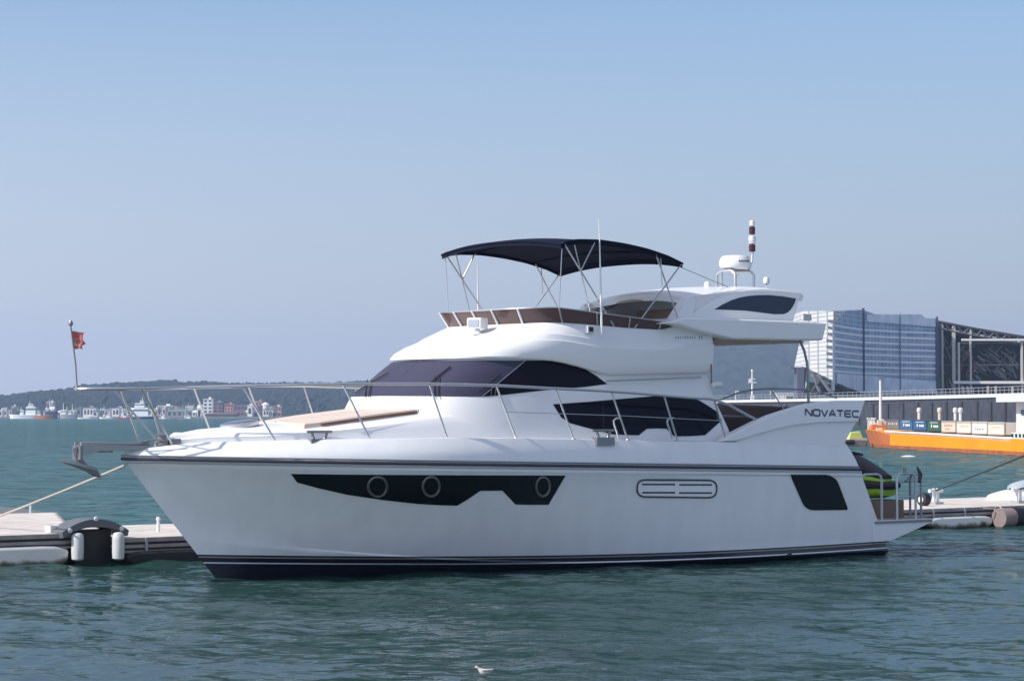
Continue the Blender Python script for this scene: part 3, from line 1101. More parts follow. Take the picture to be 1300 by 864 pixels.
# ================================================================== ORANGE CARGO SHIP
ORANGE = mat("orange_hull_paint", (0.80, 0.31, 0.004), 0.6, spec=0.25, vary=0.10, vscale=0.35)
ORANGE_SHADE = mat("shaded_bow_orange", (0.55, 0.15, 0.035), 0.5, vary=0.15, vscale=0.4)  # hull orange darkened and reddened to paint the shade of the bow flare
BOOT = mat("rusty_red_boot_top", (0.36, 0.10, 0.035), 0.7, vary=0.4, vscale=0.8)
SHIPW = mat("ship_white_paint", (0.70, 0.69, 0.67), 0.5, vary=0.08, vscale=0.6)
SA, SB = ground(1100, 567), ground(1300, 578)
ST = (SB - SA).normalized()
cs = thing("cargo_ship", "orange hulled container feeder ship lying across the harbour on the right", "ship", SA, math.atan2(ST.y, ST.x))
M_S = Matrix.Translation(SA) @ Matrix.Rotation(math.atan2(ST.y, ST.x), 4, 'Z')
M_SI = M_S.inverted()
ES = M_SI @ Vector((0, 0, EYE))


def sp(px, py, y=0.0):
    d = M_SI.to_3x3() @ ray(px, py)
    return ES + d * ((y - ES.y) / d.y)


s0, s1 = sp(1098.5, 560, 1.2).x, sp(1130, 560).x
z1, z2 = sp(1130, 551).z, sp(1284, 560.5).z
sm = (s0 + s1) / 2
SBW = 6.5
send = 62.0
deckp = [(s0, 1.2, z1 + .3), (sm, 0.35, z1 + .25), (s1, 0, z1), (sp(1284, 560).x, 0, z2), (send, 0, z2), (send, SBW, z2), (s1, SBW, z1), (sm, SBW - .5, z1 + .25), (s0, SBW - 1.8, z1 + .3)]
midp = [(s0 + .6, 1.45, .25), (sm + .4, 0.75, .25), (s1, 0.0, .25), (sp(1284, 560).x, 0, .25), (send, 0, .25), (send, SBW, .25), (s1, SBW, .25), (sm + .4, SBW - .9, .25), (s0 + .8, SBW - 2.2, .25)]
watp = [(x + .1, y + .03, -.6) for x, y, z in midp]
hb = MB()
hb.grid([midp, deckp], closed=True)
hb.f[0] = hb.f[0]
hb.m[0] = 1
hb.m[1] = 1
hb.m[8] = 1
hb.m[7] = 1
n_ = len(deckp)
hb.grid([watp, midp], closed=True, mat=2)
hb.add(deckp, [tuple(range(n_))])
hb.build("hull", [ORANGE, ORANGE_SHADE, BOOT], cs, smooth=25, merge=0.002)
# rails along the deck edge
xg0, xg1 = sp(1106, 548).x, sp(1284, 556).x
rl = MB()
for k in range(66):
    x = lerp(s1 - 1.5, xg1 - .2, k / 65)
    zz = lerp(z1, z2, k / 65)
    MB().box((x, 0.12, zz + .1), (0.10, 0.08, 0.22)).build("rail_post", SHIPW, cs, smooth=0)
rl = MB()
rl.prism([(s1 - 2, .05, z1 + .17), (xg1, .05, z2 + .17), (xg1, .2, z2 + .17), (s1 - 2, .2, z1 + .17)], [(s1 - 2, .05, z1 + .30), (xg1, .05, z2 + .30), (xg1, .2, z2 + .30), (s1 - 2, .2, z1 + .30)])
rl.build("bulwark", SHIPW, cs, smooth=0)
ct = MB()
ct.prism([(s1 + .5, 1.4, z1), (xg1, 1.4, z2), (xg1, SBW - .4, z2), (s1 + .5, SBW - .4, z1)], [(s1 + .5, 1.4, z1 + .25), (xg1, 1.4, z2 + .25), (xg1, SBW - .4, z2 + .25), (s1 + .5, SBW - .4, z1 + .25)])
ct.build("hatch_coaming", TOWN['cream'], cs, smooth=0)
# after end: raised orange quarter and white superstructure
xq = sp(1284, 556).x
q = MB()
q.prism([(xq, -.01, z2 - .5), (send, -.01, z2 - .5), (send, SBW, z2 - .5), (xq, SBW, z2 - .5)], [(xq, -.01, sp(1284, 556.5).z), (send, -.01, sp(1284, 556.5).z), (send, SBW, sp(1284, 556.5).z), (xq, SBW, sp(1284, 556.5).z)])
q.build("quarter", ORANGE, cs, smooth=0)
zq = sp(1284, 556.5).z
for k in range(12):
    MB().box((xq + .3 + k * .8, -.02, zq + .22), (0.35, 0.05, 0.22)).build("scupper", BLACK, cs, smooth=0)
MB().box(((xq + send) / 2, .05, zq + .2), (send - xq, .1, .45)).build("bulwark", SHIPW, cs, smooth=0)
zt0 = sp(1292, 503, 1.0).z
xh = sp(1290, 530, 1.0).x
dh = MB()
dh.box(((xh + send) / 2, SBW / 2, (zq + zt0 - .35) / 2), (send - xh, SBW - 2, zt0 - .35 - zq))
dho = dh.build("deckhouse", SHIPW, cs, smooth=0)
MB().box(((xh - 1.6 + send) / 2, SBW / 2, zt0 - .2), (send - xh + 1.6, SBW - .2, .35)).build("bridge_wing", SHIPW, dho, smooth=0)
MB().box(((xh + send) / 2, .96, zq + (zt0 - zq) * .62), ((send - xh) * .9, .06, .35)).build("window", PANE, dho, smooth=0)
# foredeck gear
mb = MB()
q0, q1 = sp(1118, 545, 3.0), sp(1118, 482.5, 3.0)
mb.tube([(q0.x, 3, z1), (q0.x, 3, q1.z)], [.16, .10], 8)
mb.build("foremast", SHIPW, cs)
rg = random.Random(2)
for k in range(11):
    p = sp(1105 + k * 1.9, 545, 1.2 + rg.random() * 2.5)
    h = rg.uniform(.25, 1.0)
    MB().box((p.x, p.y, z1 + .2 + h / 2), (rg.uniform(.15, .5), rg.uniform(.15, .5), h)).build("deck_fitting", SHIPW if k % 3 else TOWN['cream'], cs, smooth=0)
for px in (1102.5, 1107.5, 1110):
    p = sp(px, 545, 1.8)
    MB().tube([(p.x, p.y, z1), (p.x, p.y, z1 + 1.25)], .07, 6).box((p.x, p.y, z1 + 1.25), (.4, .2, .12)).build("deck_post", SHIPW, cs, smooth=0)
p = sp(1096, 545, 3.2)
MB().box((s0 + .9, 2.1, z1 + .5), (1.0, 1.5, .5), taper=.75).build("bow_bulwark", ORANGE_SHADE, cs, smooth=0)
for px, m_, h in ((1167, SHIPW, 1.15), (1193, TOWN['cream'], 1.1), (1213, SHIPW, 1.15), (1219.5, SHIPW, 1.0)):
    p = sp(px, 535, 5.6)
    pt_ = sp(px, 519, 5.6)
    mb = MB()
    mb.tube([(p.x, 5.6, z1), (p.x, 5.6, pt_.z - .25)], .14, 8)
    mb.lathe([(.14, 0), (.2, .05), (.2, .32), (.1, .42)], (p.x, 5.6, pt_.z - .3), 10)
    mb.build("ventilator", m_, cs)
CONT = [("container", 1125.5, 1141.5, 'ctr_grey', (0.16, 0.155, 0.155), "dark grey shipping container nearest the ship's bow, a dotted white mark on it"),
        ("container", 1142.0, 1158.5, 'ctr_blue_a', (0.035, 0.12, 0.25), "mid blue shipping container beside the dark grey one"),
        ("container", 1159.0, 1176.3, 'ctr_blue_b', (0.025, 0.10, 0.24), "deeper blue shipping container between the mid blue and the green one"),
        ("container", 1177.0, 1194.5, 'ctr_green', (0.025, 0.10, 0.075), "dark green shipping container in the middle of the ship's row"),
        ("container", 1195.3, 1213.5, 'ctr_cream', (0.60, 0.53, 0.44), "cream shipping container with faint red marks right of the green one"),
        ("container", 1214.7, 1233.0, 'ctr_ivory', (0.66, 0.62, 0.55), "ivory shipping container with faint yellow marks, between two pale ones"),
        ("container", 1234.2, 1253.3, 'ctr_white', (0.70, 0.69, 0.65), "whitest shipping container with small blue letters across its middle"),
        ("container", 1254.3, 1275.0, 'ctr_pale', (0.66, 0.62, 0.56), "pale cream shipping container nearest the ship's superstructure")]
MARKW = mat("white_container_marks", (0.75, 0.75, 0.75), 0.6)
MARKR = mat("faint_red_container_marks", (0.50, 0.20, 0.15), 0.6)
MARKB = mat("blue_container_marks", (0.20, 0.28, 0.40), 0.6)
MARKY = mat("faint_yellow_container_marks", (0.62, 0.50, 0.30), 0.6)
CY = 1.3
for i, (nm, x0, x1, mn, colr, lab) in enumerate(CONT):
    zb_ = sp(x0, interp((x0 + x1) / 2, [1133, 1264], [544.3, 551.5]), CY).z
    zt_ = sp(x0, interp((x0 + x1) / 2, [1133, 1264], [531.8, 536]), CY).z
    a, b = sp(x0, 540, CY).x, sp(x1, 540, CY).x
    t = thing(nm, lab, "container", M_S @ Vector(((a + b) / 2, CY, zb_)), math.atan2(ST.y, ST.x), "containers on the orange ship")
    L, D, H_ = b - a, 2.4, zt_ - zb_
    cm = mat(mn, colr, 0.55, vary=0.08, vscale=1.0)
    bx = MB()
    # corrugated long side
    nrib = 22
    pts = []
    for k in range(nrib * 2 + 1):
        pts.append((-L / 2 + L * k / (nrib * 2), (0.0 if (k % 2) else 0.035)))
    bx.grid([[(x, y, .06) for x, y in pts], [(x, y, H_ - .06) for x, y in pts]])
    bx.box((0, D / 2 + .06, H_ / 2), (L, D - .1, H_ - .05))
    bx.build("box_body", cm, t, smooth=0)
    fb = MB()
    for x in (-L / 2 + .04, L / 2 - .04):
        fb.box((x, 0.02, H_ / 2), (.09, .1, H_))
    fb.box((0, 0.02, .04), (L, .1, .09)).box((0, 0.02, H_ - .04), (L, .1, .09))
    fb.build("frame", mat(mn + "_frame", tuple(c * .7 for c in colr), .6), t, smooth=0)
    mk = MB()
    if i == 0:
        for k in range(5):
            mk.box((-L * .3 + k * L * .15, -.012, H_ * .55), (L * .06, .015, H_ * (.08 if k % 2 else .16)))
        mk.build("marking", MARKW, t, smooth=0)
    elif i in (1, 2, 3):
        for k in range(6):
            mk.box((-L * .25 + k * L * .1, -.012, H_ * .82), (L * .07, .015, H_ * .07))
        mk.lathe([(H_ * .17, 0), (H_ * .17, .015)], (-L * .16, -.02, H_ * .5), 12, 'y')
        for k in range(3):
            mk.box((L * .02 + k * L * .12, -.012, H_ * .47), (L * .09, .015, H_ * .2))
        mk.build("marking", MARKW, t, smooth=0)
    else:
        m_ = (MARKR, MARKY, MARKB, MARKY)[i - 4]
        for k in range(5):
            mk.box((-L * .27 + k * L * .12, -.012, H_ * (.62 if i != 6 else .42)), (L * .045, .015, H_ * .16))
        if i == 4:
            for k in range(4):
                mk.box((-L * .22 + k * L * .08, -.012, H_ * .3), (L * .05, .015, H_ * .07))
        mk.build("marking", m_, t, smooth=0)

# lime work boat by the ship's bow
wb = thing("work_boat", "small grey work boat with lime green canopy under the orange ship's bow", "boat", ground(1084, 566.5), 0.25)
ppm = FOC / wb.location.y
hb = MB()
pl = [(-1.15, 0.0), (-.85, .42), (-.2, .55), (.9, .55), (1.1, .4)]
hb.prism([(x * .9, -w * .8, -.3) for x, w in pl] + [(x * .9, w * .8, -.3) for x, w in reversed(pl)], [(x, -w, .45 + (.15 if i == 0 else 0)) for i, (x, w) in enumerate(pl)] + [(x, w, .45) for x, w in reversed(pl)])
hb.build("hull", BOAT['grey'], wb, smooth=30)
MB().tube([(-1.3, 0, .35), (-.9, -.5, .4), (-.2, -.62, .38)], .2, 8).build("bumper", BLACK, wb)
hb = MB()
hb.prism([(-.7, -.45, .5), (.75, -.45, .5), (.75, .45, .5), (-.7, .45, .5)], [(-.4, -.32, 1.2), (.5, -.32, 1.3), (.5, .32, 1.3), (-.4, .32, 1.2)])
hb.build("canopy", mat("lime_canopy", (0.50, 0.58, 0.16), 0.6), wb, smooth=0, bevel=.06)
MB().box((.2, 0, .62), (1.6, 1.0, .18)).build("deck", TOWN['cream'], wb, smooth=0)
q = ground(1153, 579.5)
o = MB().lathe([(.02, -.1), (.3, -.05), (.34, .02), (.2, .12), (.03, .16)], (0, 0, 0), 14).build("buoy", PLAST)
o.location = q
o.scale = (1.5, .7, .6)
tag(o, "small flat white float on open water in front of the orange ship", "buoy")

# ================================================================== MOTOR YACHT
yacht = thing("motor_yacht", "large white flybridge motor yacht with dark windows and navy bimini moored along the pontoon", "yacht", ORG, math.pi + TH)


def stem_x(z):
    return 13.68 + z * 0.873 if z < 2.02 else 15.45 - (z - 2.02) * 0.9


def tran_x(z):
    return 0.205 + 0.585 * (z - 0.67)


def sh(u, u0, p):
    t = max(0.0, (u - u0) / (1 - u0))
    return max(0.0, 1 - t ** p)


def bsheer(u):
    return (2.18 + 0.12 * min(1, u / .4)) * sh(u, .47, 2.95)


def zsheer(u):
    return 1.655 + 0.34 * u


def zcap(u):
    x = u * 15.2
    return interp(x, [0, 1.2, 4.4, 8.7, 10.6, 12.5, 14.2, 15.0, 15.2], [2.16, 2.17, 2.215, 2.298, 2.305, 2.285, 2.24, 2.14, 2.10])


def inset(u):
    x = u * 15.2
    return min(interp(x, [0, 8, 10, 11.5, 12.8, 15], [.10, .11, .15, .24, .30, .30]), bsheer(u) * .5)


def chine(u):
    return 2.04 * sh(u, .25, 1.95), 0.08 + 0.62 * max(0, (u - .42) / .58) ** 2


def hull_rows(mir=1):
    us = [0, .02, .05, .1, .16, .22, .28, .34, .40, .46, .52, .57, .62, .66, .70, .74, .78, .81, .84, .87, .895, .92, .94, .958, .972, .984, .993, 1.0]
    lev = []

    def row(fy, fz):
        r_ = []
        for u in us:
            z = fz(u)
            xa, xb = tran_x(z), stem_x(z)
            r_.append((xa + u * (xb - xa), fy(u), z))
        lev.append(r_)
    row(lambda u: 0.0, lambda u: -0.75 + .2 * u)
    row(lambda u: chine(u)[0] * .97, lambda u: chine(u)[1] - .06)
    row(lambda u: chine(u)[0], lambda u: chine(u)[1])
    row(lambda u: chine(u)[0] - .012 * sh(u, .5, 3), lambda u: chine(u)[1] + .035)

    def side(k, fl):
        def fy(u):
            a, b = chine(u)[0], bsheer(u) - .03
            return max(0.0, lerp(a, b, k - fl * (0.25 + .75 * min(1, max(0, (u - .45) / .3)))))

        def fz(u):
            return lerp(chine(u)[1] + .035, zsheer(u) - .15, k)
        row(fy, fz)
    for k, fl in ((.2, .05), (.4, .085), (.6, .085), (.8, .05), (1, 0)):
        side(k, fl)
    row(lambda u: max(0, bsheer(u) - .004), lambda u: zsheer(u) - .115)
    row(lambda u: bsheer(u), lambda u: zsheer(u))
    row(lambda u: max(0, bsheer(u) - .012), lambda u: zsheer(u) + .04)
    for k in (.25, .5, .75, 1.0):
        bul = math.sin(k * math.pi) * .022
        row(lambda u, k=k, bul=bul: max(0, bsheer(u) - inset(u) * (k ** 1.0) + bul * min(1, bsheer(u))), lambda u, k=k: lerp(zsheer(u) + .04, zcap(u), k))
    row(lambda u: max(0, bsheer(u) - inset(u) - .05 * min(1, bsheer(u))), lambda u: zcap(u) + .012)
    row(lambda u: max(0, bsheer(u) - inset(u) - .10 * min(1, bsheer(u))), lambda u: zcap(u) + .0)
    row(lambda u: max(0, bsheer(u) - inset(u) - .13 * min(1, bsheer(u))), lambda u: zcap(u) - .07)
    row(lambda u: 0.0, lambda u: zcap(u) - .03)
    return lev


hl_ = hull_rows()
hull = MB()
hull.grid(hl_)
nl, nu = len(hl_), len(hl_[0])
hull.add([hl_[i][0] for i in range(nl)] + [(hl_[-1][0][0], 0, hl_[-1][0][2])], [tuple(range(nl))])
hull.mirror()
hullo = hull.build("hull", [HULLM], yacht, smooth=28, merge=0.0015)


def bvh_of(*mbs):
    v, f = [], []
    for m_ in mbs:
        o_ = len(v)
        v += [Vector(p) for p in m_.v]
        f += [tuple(i + o_ for i in q) for q in m_.f]
    return BVHTree.FromPolygons(v, f)


BV_HULL = bvh_of(hull)


def cast(px, py, bvh):
    d = bray(px, py)
    loc, nor, idx, dist = bvh.ray_cast(EYE_B, d)
    if loc is None:
        loc, nor, idx, dist = bvh.find_nearest(EYE_B + d * 48)
    if nor.dot(d) > 0:
        nor = -nor
    return loc, nor


def patch(poly, bvh, name, material, parent, off=.008, step=12.0, mirror=True, back=.02, smooth=30):
    """a sheet with thickness laid on a curved shell; poly is its outline"""
    b = bmesh.new()
    vs = [b.verts.new((p[0], p[1], 0)) for p in poly]
    b.faces.new(vs)
    bmesh.ops.triangulate(b, faces=b.faces[:])
    x0, x1 = min(p[0] for p in poly), max(p[0] for p in poly)
    y0, y1 = min(p[1] for p in poly), max(p[1] for p in poly)
    for axis, lo_, hi_ in ((0, x0, x1), (1, y0, y1)):
        n_ = int((hi_ - lo_) / step)
        for k in range(1, n_ + 1):
            c_ = lo_ + (hi_ - lo_) * k / (n_ + 1)
            co = [0, 0, 0]
            no = [0, 0, 0]
            co[axis] = c_
            no[axis] = 1
            bmesh.ops.bisect_plane(b, geom=b.verts[:] + b.edges[:] + b.faces[:], plane_co=co, plane_no=no)
    b.verts.ensure_lookup_table()
    outer, inner = [], []
    for v in b.verts:
        loc, nor = cast(v.co.x, v.co.y, bvh)
        outer.append(loc + nor * off)
        inner.append(loc - nor * back)
    b.verts.index_update()
    mb_ = MB()
    n_ = len(outer)
    fs = [tuple(v.index for v in f.verts) for f in b.faces]
    mb_.add(outer + inner, fs)
    for e in b.edges:
        if len(e.link_faces) == 1:
            i, j = e.verts[0].index, e.verts[1].index
            mb_.f.append((i, j, n_ + j, n_ + i))
            mb_.m.append(0)
    b.free()
    o_ = mb_.build(name, material, parent, smooth=smooth)
    if mirror:
        m2_ = MB()
        m2_.v = [(x, -y, z) for x, y, z in mb_.v]
        m2_.f = [tuple(reversed(f)) for f in mb_.f]
        m2_.m = list(mb_.m)
        m2_.build(name, material, parent, smooth=smooth)
    return o_


def rounded(pts, r, n=4):
    out = []
    N = len(pts)
    for i in range(N):
        p, a, c = Vector((*pts[i], 0)), Vector((*pts[i - 1], 0)), Vector((*pts[(i + 1) % N], 0))
        r_i = r[i] if isinstance(r, (list, tuple)) else r
        ra = min(r_i, (a - p).length * .45)
        rc_ = min(r_i, (c - p).length * .45)
        s_, e_ = p + (a - p).normalized() * ra, p + (c - p).normalized() * rc_
        for k in range(n + 1):
            t = k / n
            q = s_ * (1 - t) ** 2 + p * (2 * t * (1 - t)) + e_ * t ** 2
            out.append((q.x, q.y))
    return out


HW = [(369.5, 601), (420, 601.6), (470, 602), (547, 602.4), (620, 602.8), (717.6, 603), (696, 640), (670, 640), (654, 639.6), (637.5, 622), (609.5, 622.2), (592, 634), (580, 641), (560, 640.5), (530, 638.8), (487, 634), (440, 627), (405, 619), (377, 611.5)]
FRW = [(p[0] + (3.5 if p[0] > 690 else 1.5 if p[0] > 640 else 0), p[1] + (2.2 if p[1] > 608 else -.6)) for p in HW]
frm = patch(FRW, BV_HULL, "window_recess", GEL_NS, yacht, .004)
hwin = patch(HW, BV_HULL, "hull_window", BLACKG, yacht, .011)


def ring_on(bvh, cx, cy, rx, ry, name, m_, parent, r=.022, n=36, off=.012):
    pts = []
    for k in range(n):
        a = 2 * math.pi * k / n
        loc, nor = cast(cx + rx * math.cos(a), cy + ry * math.sin(a), bvh)
        pts.append(loc + nor * off)
    for sgn in (1, -1):
        MB().tube([(p.x, p.y * sgn, p.z) for p in pts], r, 8, closed=True).build(name, m_, parent)


PORTM = mat("bronze_grey_porthole_rim", (0.20, 0.19, 0.175), 0.35, metal=0.6)
for cx, cy, rx, ry in ((479.2, 616.8, 11.9, 12.4), (547.1, 616.6, 10.6, 12.2), (688.8, 617, 8.6, 12.0)):
    ring_on(BV_HULL, cx, cy, rx, ry, "porthole", PORTM, hwin)
# engine room vent
VR = rounded([(808.5, 608.5), (909.5, 609.2), (909, 631.2), (808.5, 630)], 11, 6)
vent = patch(VR, BV_HULL, "vent_grille", GEL, yacht, .006)
for sgn in (1, -1):
    pts = []
    for p in VR:
        loc, nor = cast(*p, BV_HULL)
        pts.append(loc + nor * .01)
    MB().tube([(p.x, p.y * sgn, p.z) for p in pts], .017, 6, closed=True).build("vent_rim", DGREY, vent)
for (x0, x1, y) in ((815, 856.5, 614.4), (862, 903.5, 614.9), (815, 856.5, 624.8), (862, 903.5, 625.2)):
    patch([(x0, y - 1.1), (x1, y - 1.0), (x1, y + 1.0), (x0, y + .9)], BV_HULL, "vent_slot", DGREY, vent, .012)
AW = rounded([(1002.6, 602), (1060, 602.3), (1076.6, 646.8), (1022.5, 647.4)], (2.5, 13, 3, 11), 5)
awf = rounded([(1001, 600.6), (1062, 601), (1079, 648.4), (1021, 649)], (3, 14, 3.5, 12), 5)
patch(awf, BV_HULL, "window_recess", GEL_NS, yacht, .004)
patch(AW, BV_HULL, "aft_window", BLACKG, yacht, .011)

# rub rail and spray rail
us_ = np.linspace(0.0, 1.0, 60)


def edge_line(fy, fz, x0=.0):
    out = []
    for u in us_:
        z = fz(u)
        xa, xb = tran_x(z), stem_x(z)
        out.append(Vector((xa + u * (xb - xa), fy(u), z)))
    return out


for nm, dz, r_, m_, o_ in (("rub_rail", 0.0, .026, DGREY, .008), ("rub_rail_trim", -.052, .016, STEEL, .006), ("rub_rail_trim", .052, .012, STEEL_D, .0)):
    L_ = edge_line(lambda u: bsheer(u) + o_, lambda u: zsheer(u) + dz)
    loop_ = [(p.x + (.02 if i == 59 else 0), p.y, p.z) for i, p in enumerate(L_)]
    full = loop_ + [(x, -y, z) for x, y, z in loop_[::-1][1:]]
    MB().tube(full, r_, 8).build(nm, m_, yacht)
MB().tube([bp(1000, 705, 2.14), bp(1004, 703, 2.14)], .03, 8).build("through_hull", BLACK, yacht)

# ---- bathing platform
pf = MB()
prof = [(.30, .665), (-1.33, .665), (-1.36, .60), (-.95, .48), (-.30, .30), (.02, .22), (.30, .22)]
pf.prism([(x, 2.08, z) for x, z in prof], [(x, -2.08, z) for x, z in prof])
plat = pf.build("swim_platform", HULLM, yacht, smooth=30, bevel=.005)
MB().box((-.56, 0, .672), (1.5, 4.0, .02)).build("teak_deck", mat("weathered_teak", (0.28, 0.22, 0.17), 0.7, vary=.2), plat, smooth=0)
MB().box((-.53, 2.085, .625), (1.62, .03, .05)).build("edge_trim", STEEL_D, plat, smooth=0)


def hoop(x0, x1, y, top=1.55, r=.024, yb=None):
    y2 = y if yb is None else yb
    k = .12 if x0 > x1 else -.12
    d = Vector((x1 - x0, y2 - y, 0)).normalized() * .12
    pts = [(x0, y, .67), (x0, y, top - .12), (x0 + d.x * .3, y + d.y * .3, top - .03), (x0 + d.x, y + d.y, top), (x1 - d.x, y2 - d.y, top), (x1 - d.x * .3, y2 - d.y * .3, top - .03), (x1, y2, top - .12), (x1, y2, .67)]
    return MB().tube(pts, r, 8)


hoop(.62, .03, 2.03).build("stern_rail", STEEL, yacht)
hoop(-.40, -.93, 2.03).tube([(-.40, 2.03, 1.1), (-.93, 2.03, 1.1)], .016, 6).build("stern_rail", STEEL, yacht)
hoop(-1.12, -1.30, 2.0, 1.52, yb=1.55).tube([(-1.12, 2.0, 1.1), (-1.30, 1.55, 1.1)], .016, 6).build("stern_rail", STEEL_D, yacht)
hoop(-1.30, -1.30, -1.6, 1.52, yb=-.6).build("stern_rail", STEEL, yacht)
MB().tube([(-.62, 2.03, 1.54), (-.62, 2.03, 1.66)], .03, 8).tube([(-.72, 2.03, 1.46), (-.62, 2.06, 1.40)], .03, 8).build("rail_clamp", STEEL_D, yacht)
MB().tube([(-1.05, 2.02, 1.38), (-1.16, 1.95, 1.52), (-1.24, 1.80, 1.66)], [.03, .045, .02], 8).build("rope_strap", BLACK, yacht)

# ---- trunk (coachroof) under the sun pads
def cap_y(x):
    u = min(x / 15.2, 1)
    return max(0.0, bsheer(u) - inset(u) - .05)


def on_edge(px, py, fy):
    x = 10.0
    for _ in range(40):
        p_ = bp(px, py, fy(x))
        x = lerp(x, p_.x, .6)
    return Vector((x, fy(x), p_.z))


SHO = [on_edge(px, py, lambda x: max(.05, cap_y(x) - .20) if x > 11.5 else min(cap_y(x) - .2, interp(x, [7.9, 9, 11.5], [1.62, 1.57, 1.46]))) for px, py in ((232, 552), (300, 552), (360, 549.5), (420, 544.5), (480, 538), (550, 529.5), (636, 518), (700, 511))]
SHO.sort(key=lambda p: p.x)


TRX = [15.0, 14.75, 14.5, 14.0, 13.4, 12.6, 11.8, 10.8, 9.8, 8.8, 7.9, 7.0]


def trunk_sec(x, n=12):
    yb_2 = min(max(.04, cap_y(x) - .11), interp(x, [7.0, 8.0, 9.2, 10.5], [1.50, 1.74, 1.93, 3.0]))
    ys = min(max(.02, yb_2 - .09), interp(x, [7, 7.9, 9, 11.5, 12.2], [1.66, 1.62, 1.57, 1.46, 3.0]))
    zb3 = zcap(x / 15.2) - .06
    zs = max(zb3 + .03, interp(x, [7.0] + [p.x for p in SHO] + [14.9, 15.0], [2.97] + [p.z for p in SHO] + [2.16, 2.08]))
    zc = zs + interp(x, [7, 10, 12, 13.5, 14.7, 15.0], [.10, .13, .13, .13, .05, .0])
    pts = [(yb_2, zb3 - .06), (yb_2 - .02, zb3 + .02), (lerp(yb_2, ys, .55), lerp(zb3, zs, .62)), (ys + .05, zs - .035), (ys, zs - .005), (ys - .05 * min(1, ys), zs + .015)]
    for k in range(1, 5):
        t = k / 4
        pts.append(((ys - .05 * min(1, ys)) * (1 - t), lerp(zs + .015, zc, 1 - (1 - t) ** 2)))
    return [(x, y, z) for y, z in pts]


tm = MB()
tm.grid([trunk_sec(x) for x in TRX])
tm.mirror()
trunk = tm.build("coachroof", GEL_W, yacht, smooth=40, merge=.0015)


def trunk_z(x, y):
    s_ = trunk_sec(x)
    yy = [p[1] for p in s_][::-1]
    zz = [p[2] for p in s_][::-1]
    return interp(abs(y), yy, zz)


# sun pads: two cushions with a join along the centreline and a raised head
for sgn in (1, -1):
    pd = MB()
    xs2 = np.linspace(10.15, 12.55, 10)
    rows = []
    for x in xs2:
        hw_ = interp(x, [10.15, 11.6, 12.3, 12.55], [1.10, 1.06, .96, .90])
        ze = lerp(trunk_z(x, 0), trunk_z(x, hw_), .75)
        th_ = .07

        def zp(y_):
            return max(ze + th_, trunk_z(x, y_) + .03)
        row_ = [(x, sgn * .012, ze - .05), (x, sgn * .012, zp(0) - .02), (x, sgn * .03, zp(0)), (x, sgn * hw_ * .5, zp(hw_ * .5)), (x, sgn * (hw_ - .04), zp(hw_) - .003), (x, sgn * hw_, zp(hw_) - .02), (x, sgn * hw_, trunk_z(x, hw_) - .02)]
        rows.append(row_)
    pd.grid(rows)
    pd.add(rows[0], [tuple(range(7))])
    pd.add(rows[-1], [tuple(range(7))])
    pdo = pd.build("sun_pad", PAD, yacht, smooth=35)
    e = rows[-1]
    MB().prism([(e[0][0], e[0][1], e[0][2] + .02), (e[6][0], e[6][1], e[6][2] + .04), (e[5][0], e[5][1], e[5][2] - .015), (e[1][0], e[1][1], e[1][2] - .01)],
               [(e[0][0] + .012, e[0][1], e[0][2] + .02), (e[6][0] + .012, e[6][1], e[6][2] + .04), (e[5][0] + .012, e[5][1], e[5][2] - .015), (e[1][0] + .012, e[1][1], e[1][2] - .01)]).build("front_panel", PAD_S, pdo, smooth=0)
    MB().tube([(rows[i][6][0], rows[i][6][1] + sgn * .03, rows[i][5][2] + .0) for i in range(0, 9)], .011, 6).build("side_rail", STEEL, pdo)
    MB().tube([(rows[i][6][0], rows[i][6][1] + sgn * .008, rows[i][5][2] - .035) for i in range(0, 9)], .02, 6).build("wooden_edge", WOOD, pdo)
# deck hatch
hx, hy = 13.25, 0.0
hz = trunk_z(hx, 0) + .03
ht = MB()
ht.lathe([(.40, -.06), (.41, .02), (.38, .045), (.36, .05)], (0, 0, 0), 36)
hto = ht.build("deck_hatch", STEEL, yacht)
hto.location = (hx, hy, hz)
hto.scale = (.8, .8, .7)
hto.rotation_euler = (0, math.radians(8), 0)
MB().lathe([(.35, .03), (.35, .058), (.30, .066)], (0, 0, 0), 36).build("hatch_glass", HATCHG, hto)

# ---- deckhouse
def ring(xc, a, w, n, xaft, z, N=18, S=10):
    pts = []
    for k in range(S):
        pts.append((lerp(xaft, xc, k / S), w, z))
    for k in range(2 * N + 1):
        t = math.pi / 2 - math.pi * k / (2 * N)
        c_, s_ = math.cos(t), math.sin(t)
        pts.append((xc + a * max(c_, 0) ** (2 / n), w * math.copysign(abs(s_) ** (2 / n), s_), z))
    for k in range(S):
        pts.append((lerp(xc, xaft, (k + 1) / S), -w, z))
    return pts


def resample(rg_, n=120):
    """even spacing along the ring"""
    v = np.array(rg_)
    d = np.concatenate([[0], np.cumsum(np.linalg.norm(np.diff(v[:, :2], axis=0), axis=1))])
    s_ = np.linspace(0, d[-1], n)
    return [tuple(np.interp(q, d, v[:, k]) for k in range(3)) for q in s_]


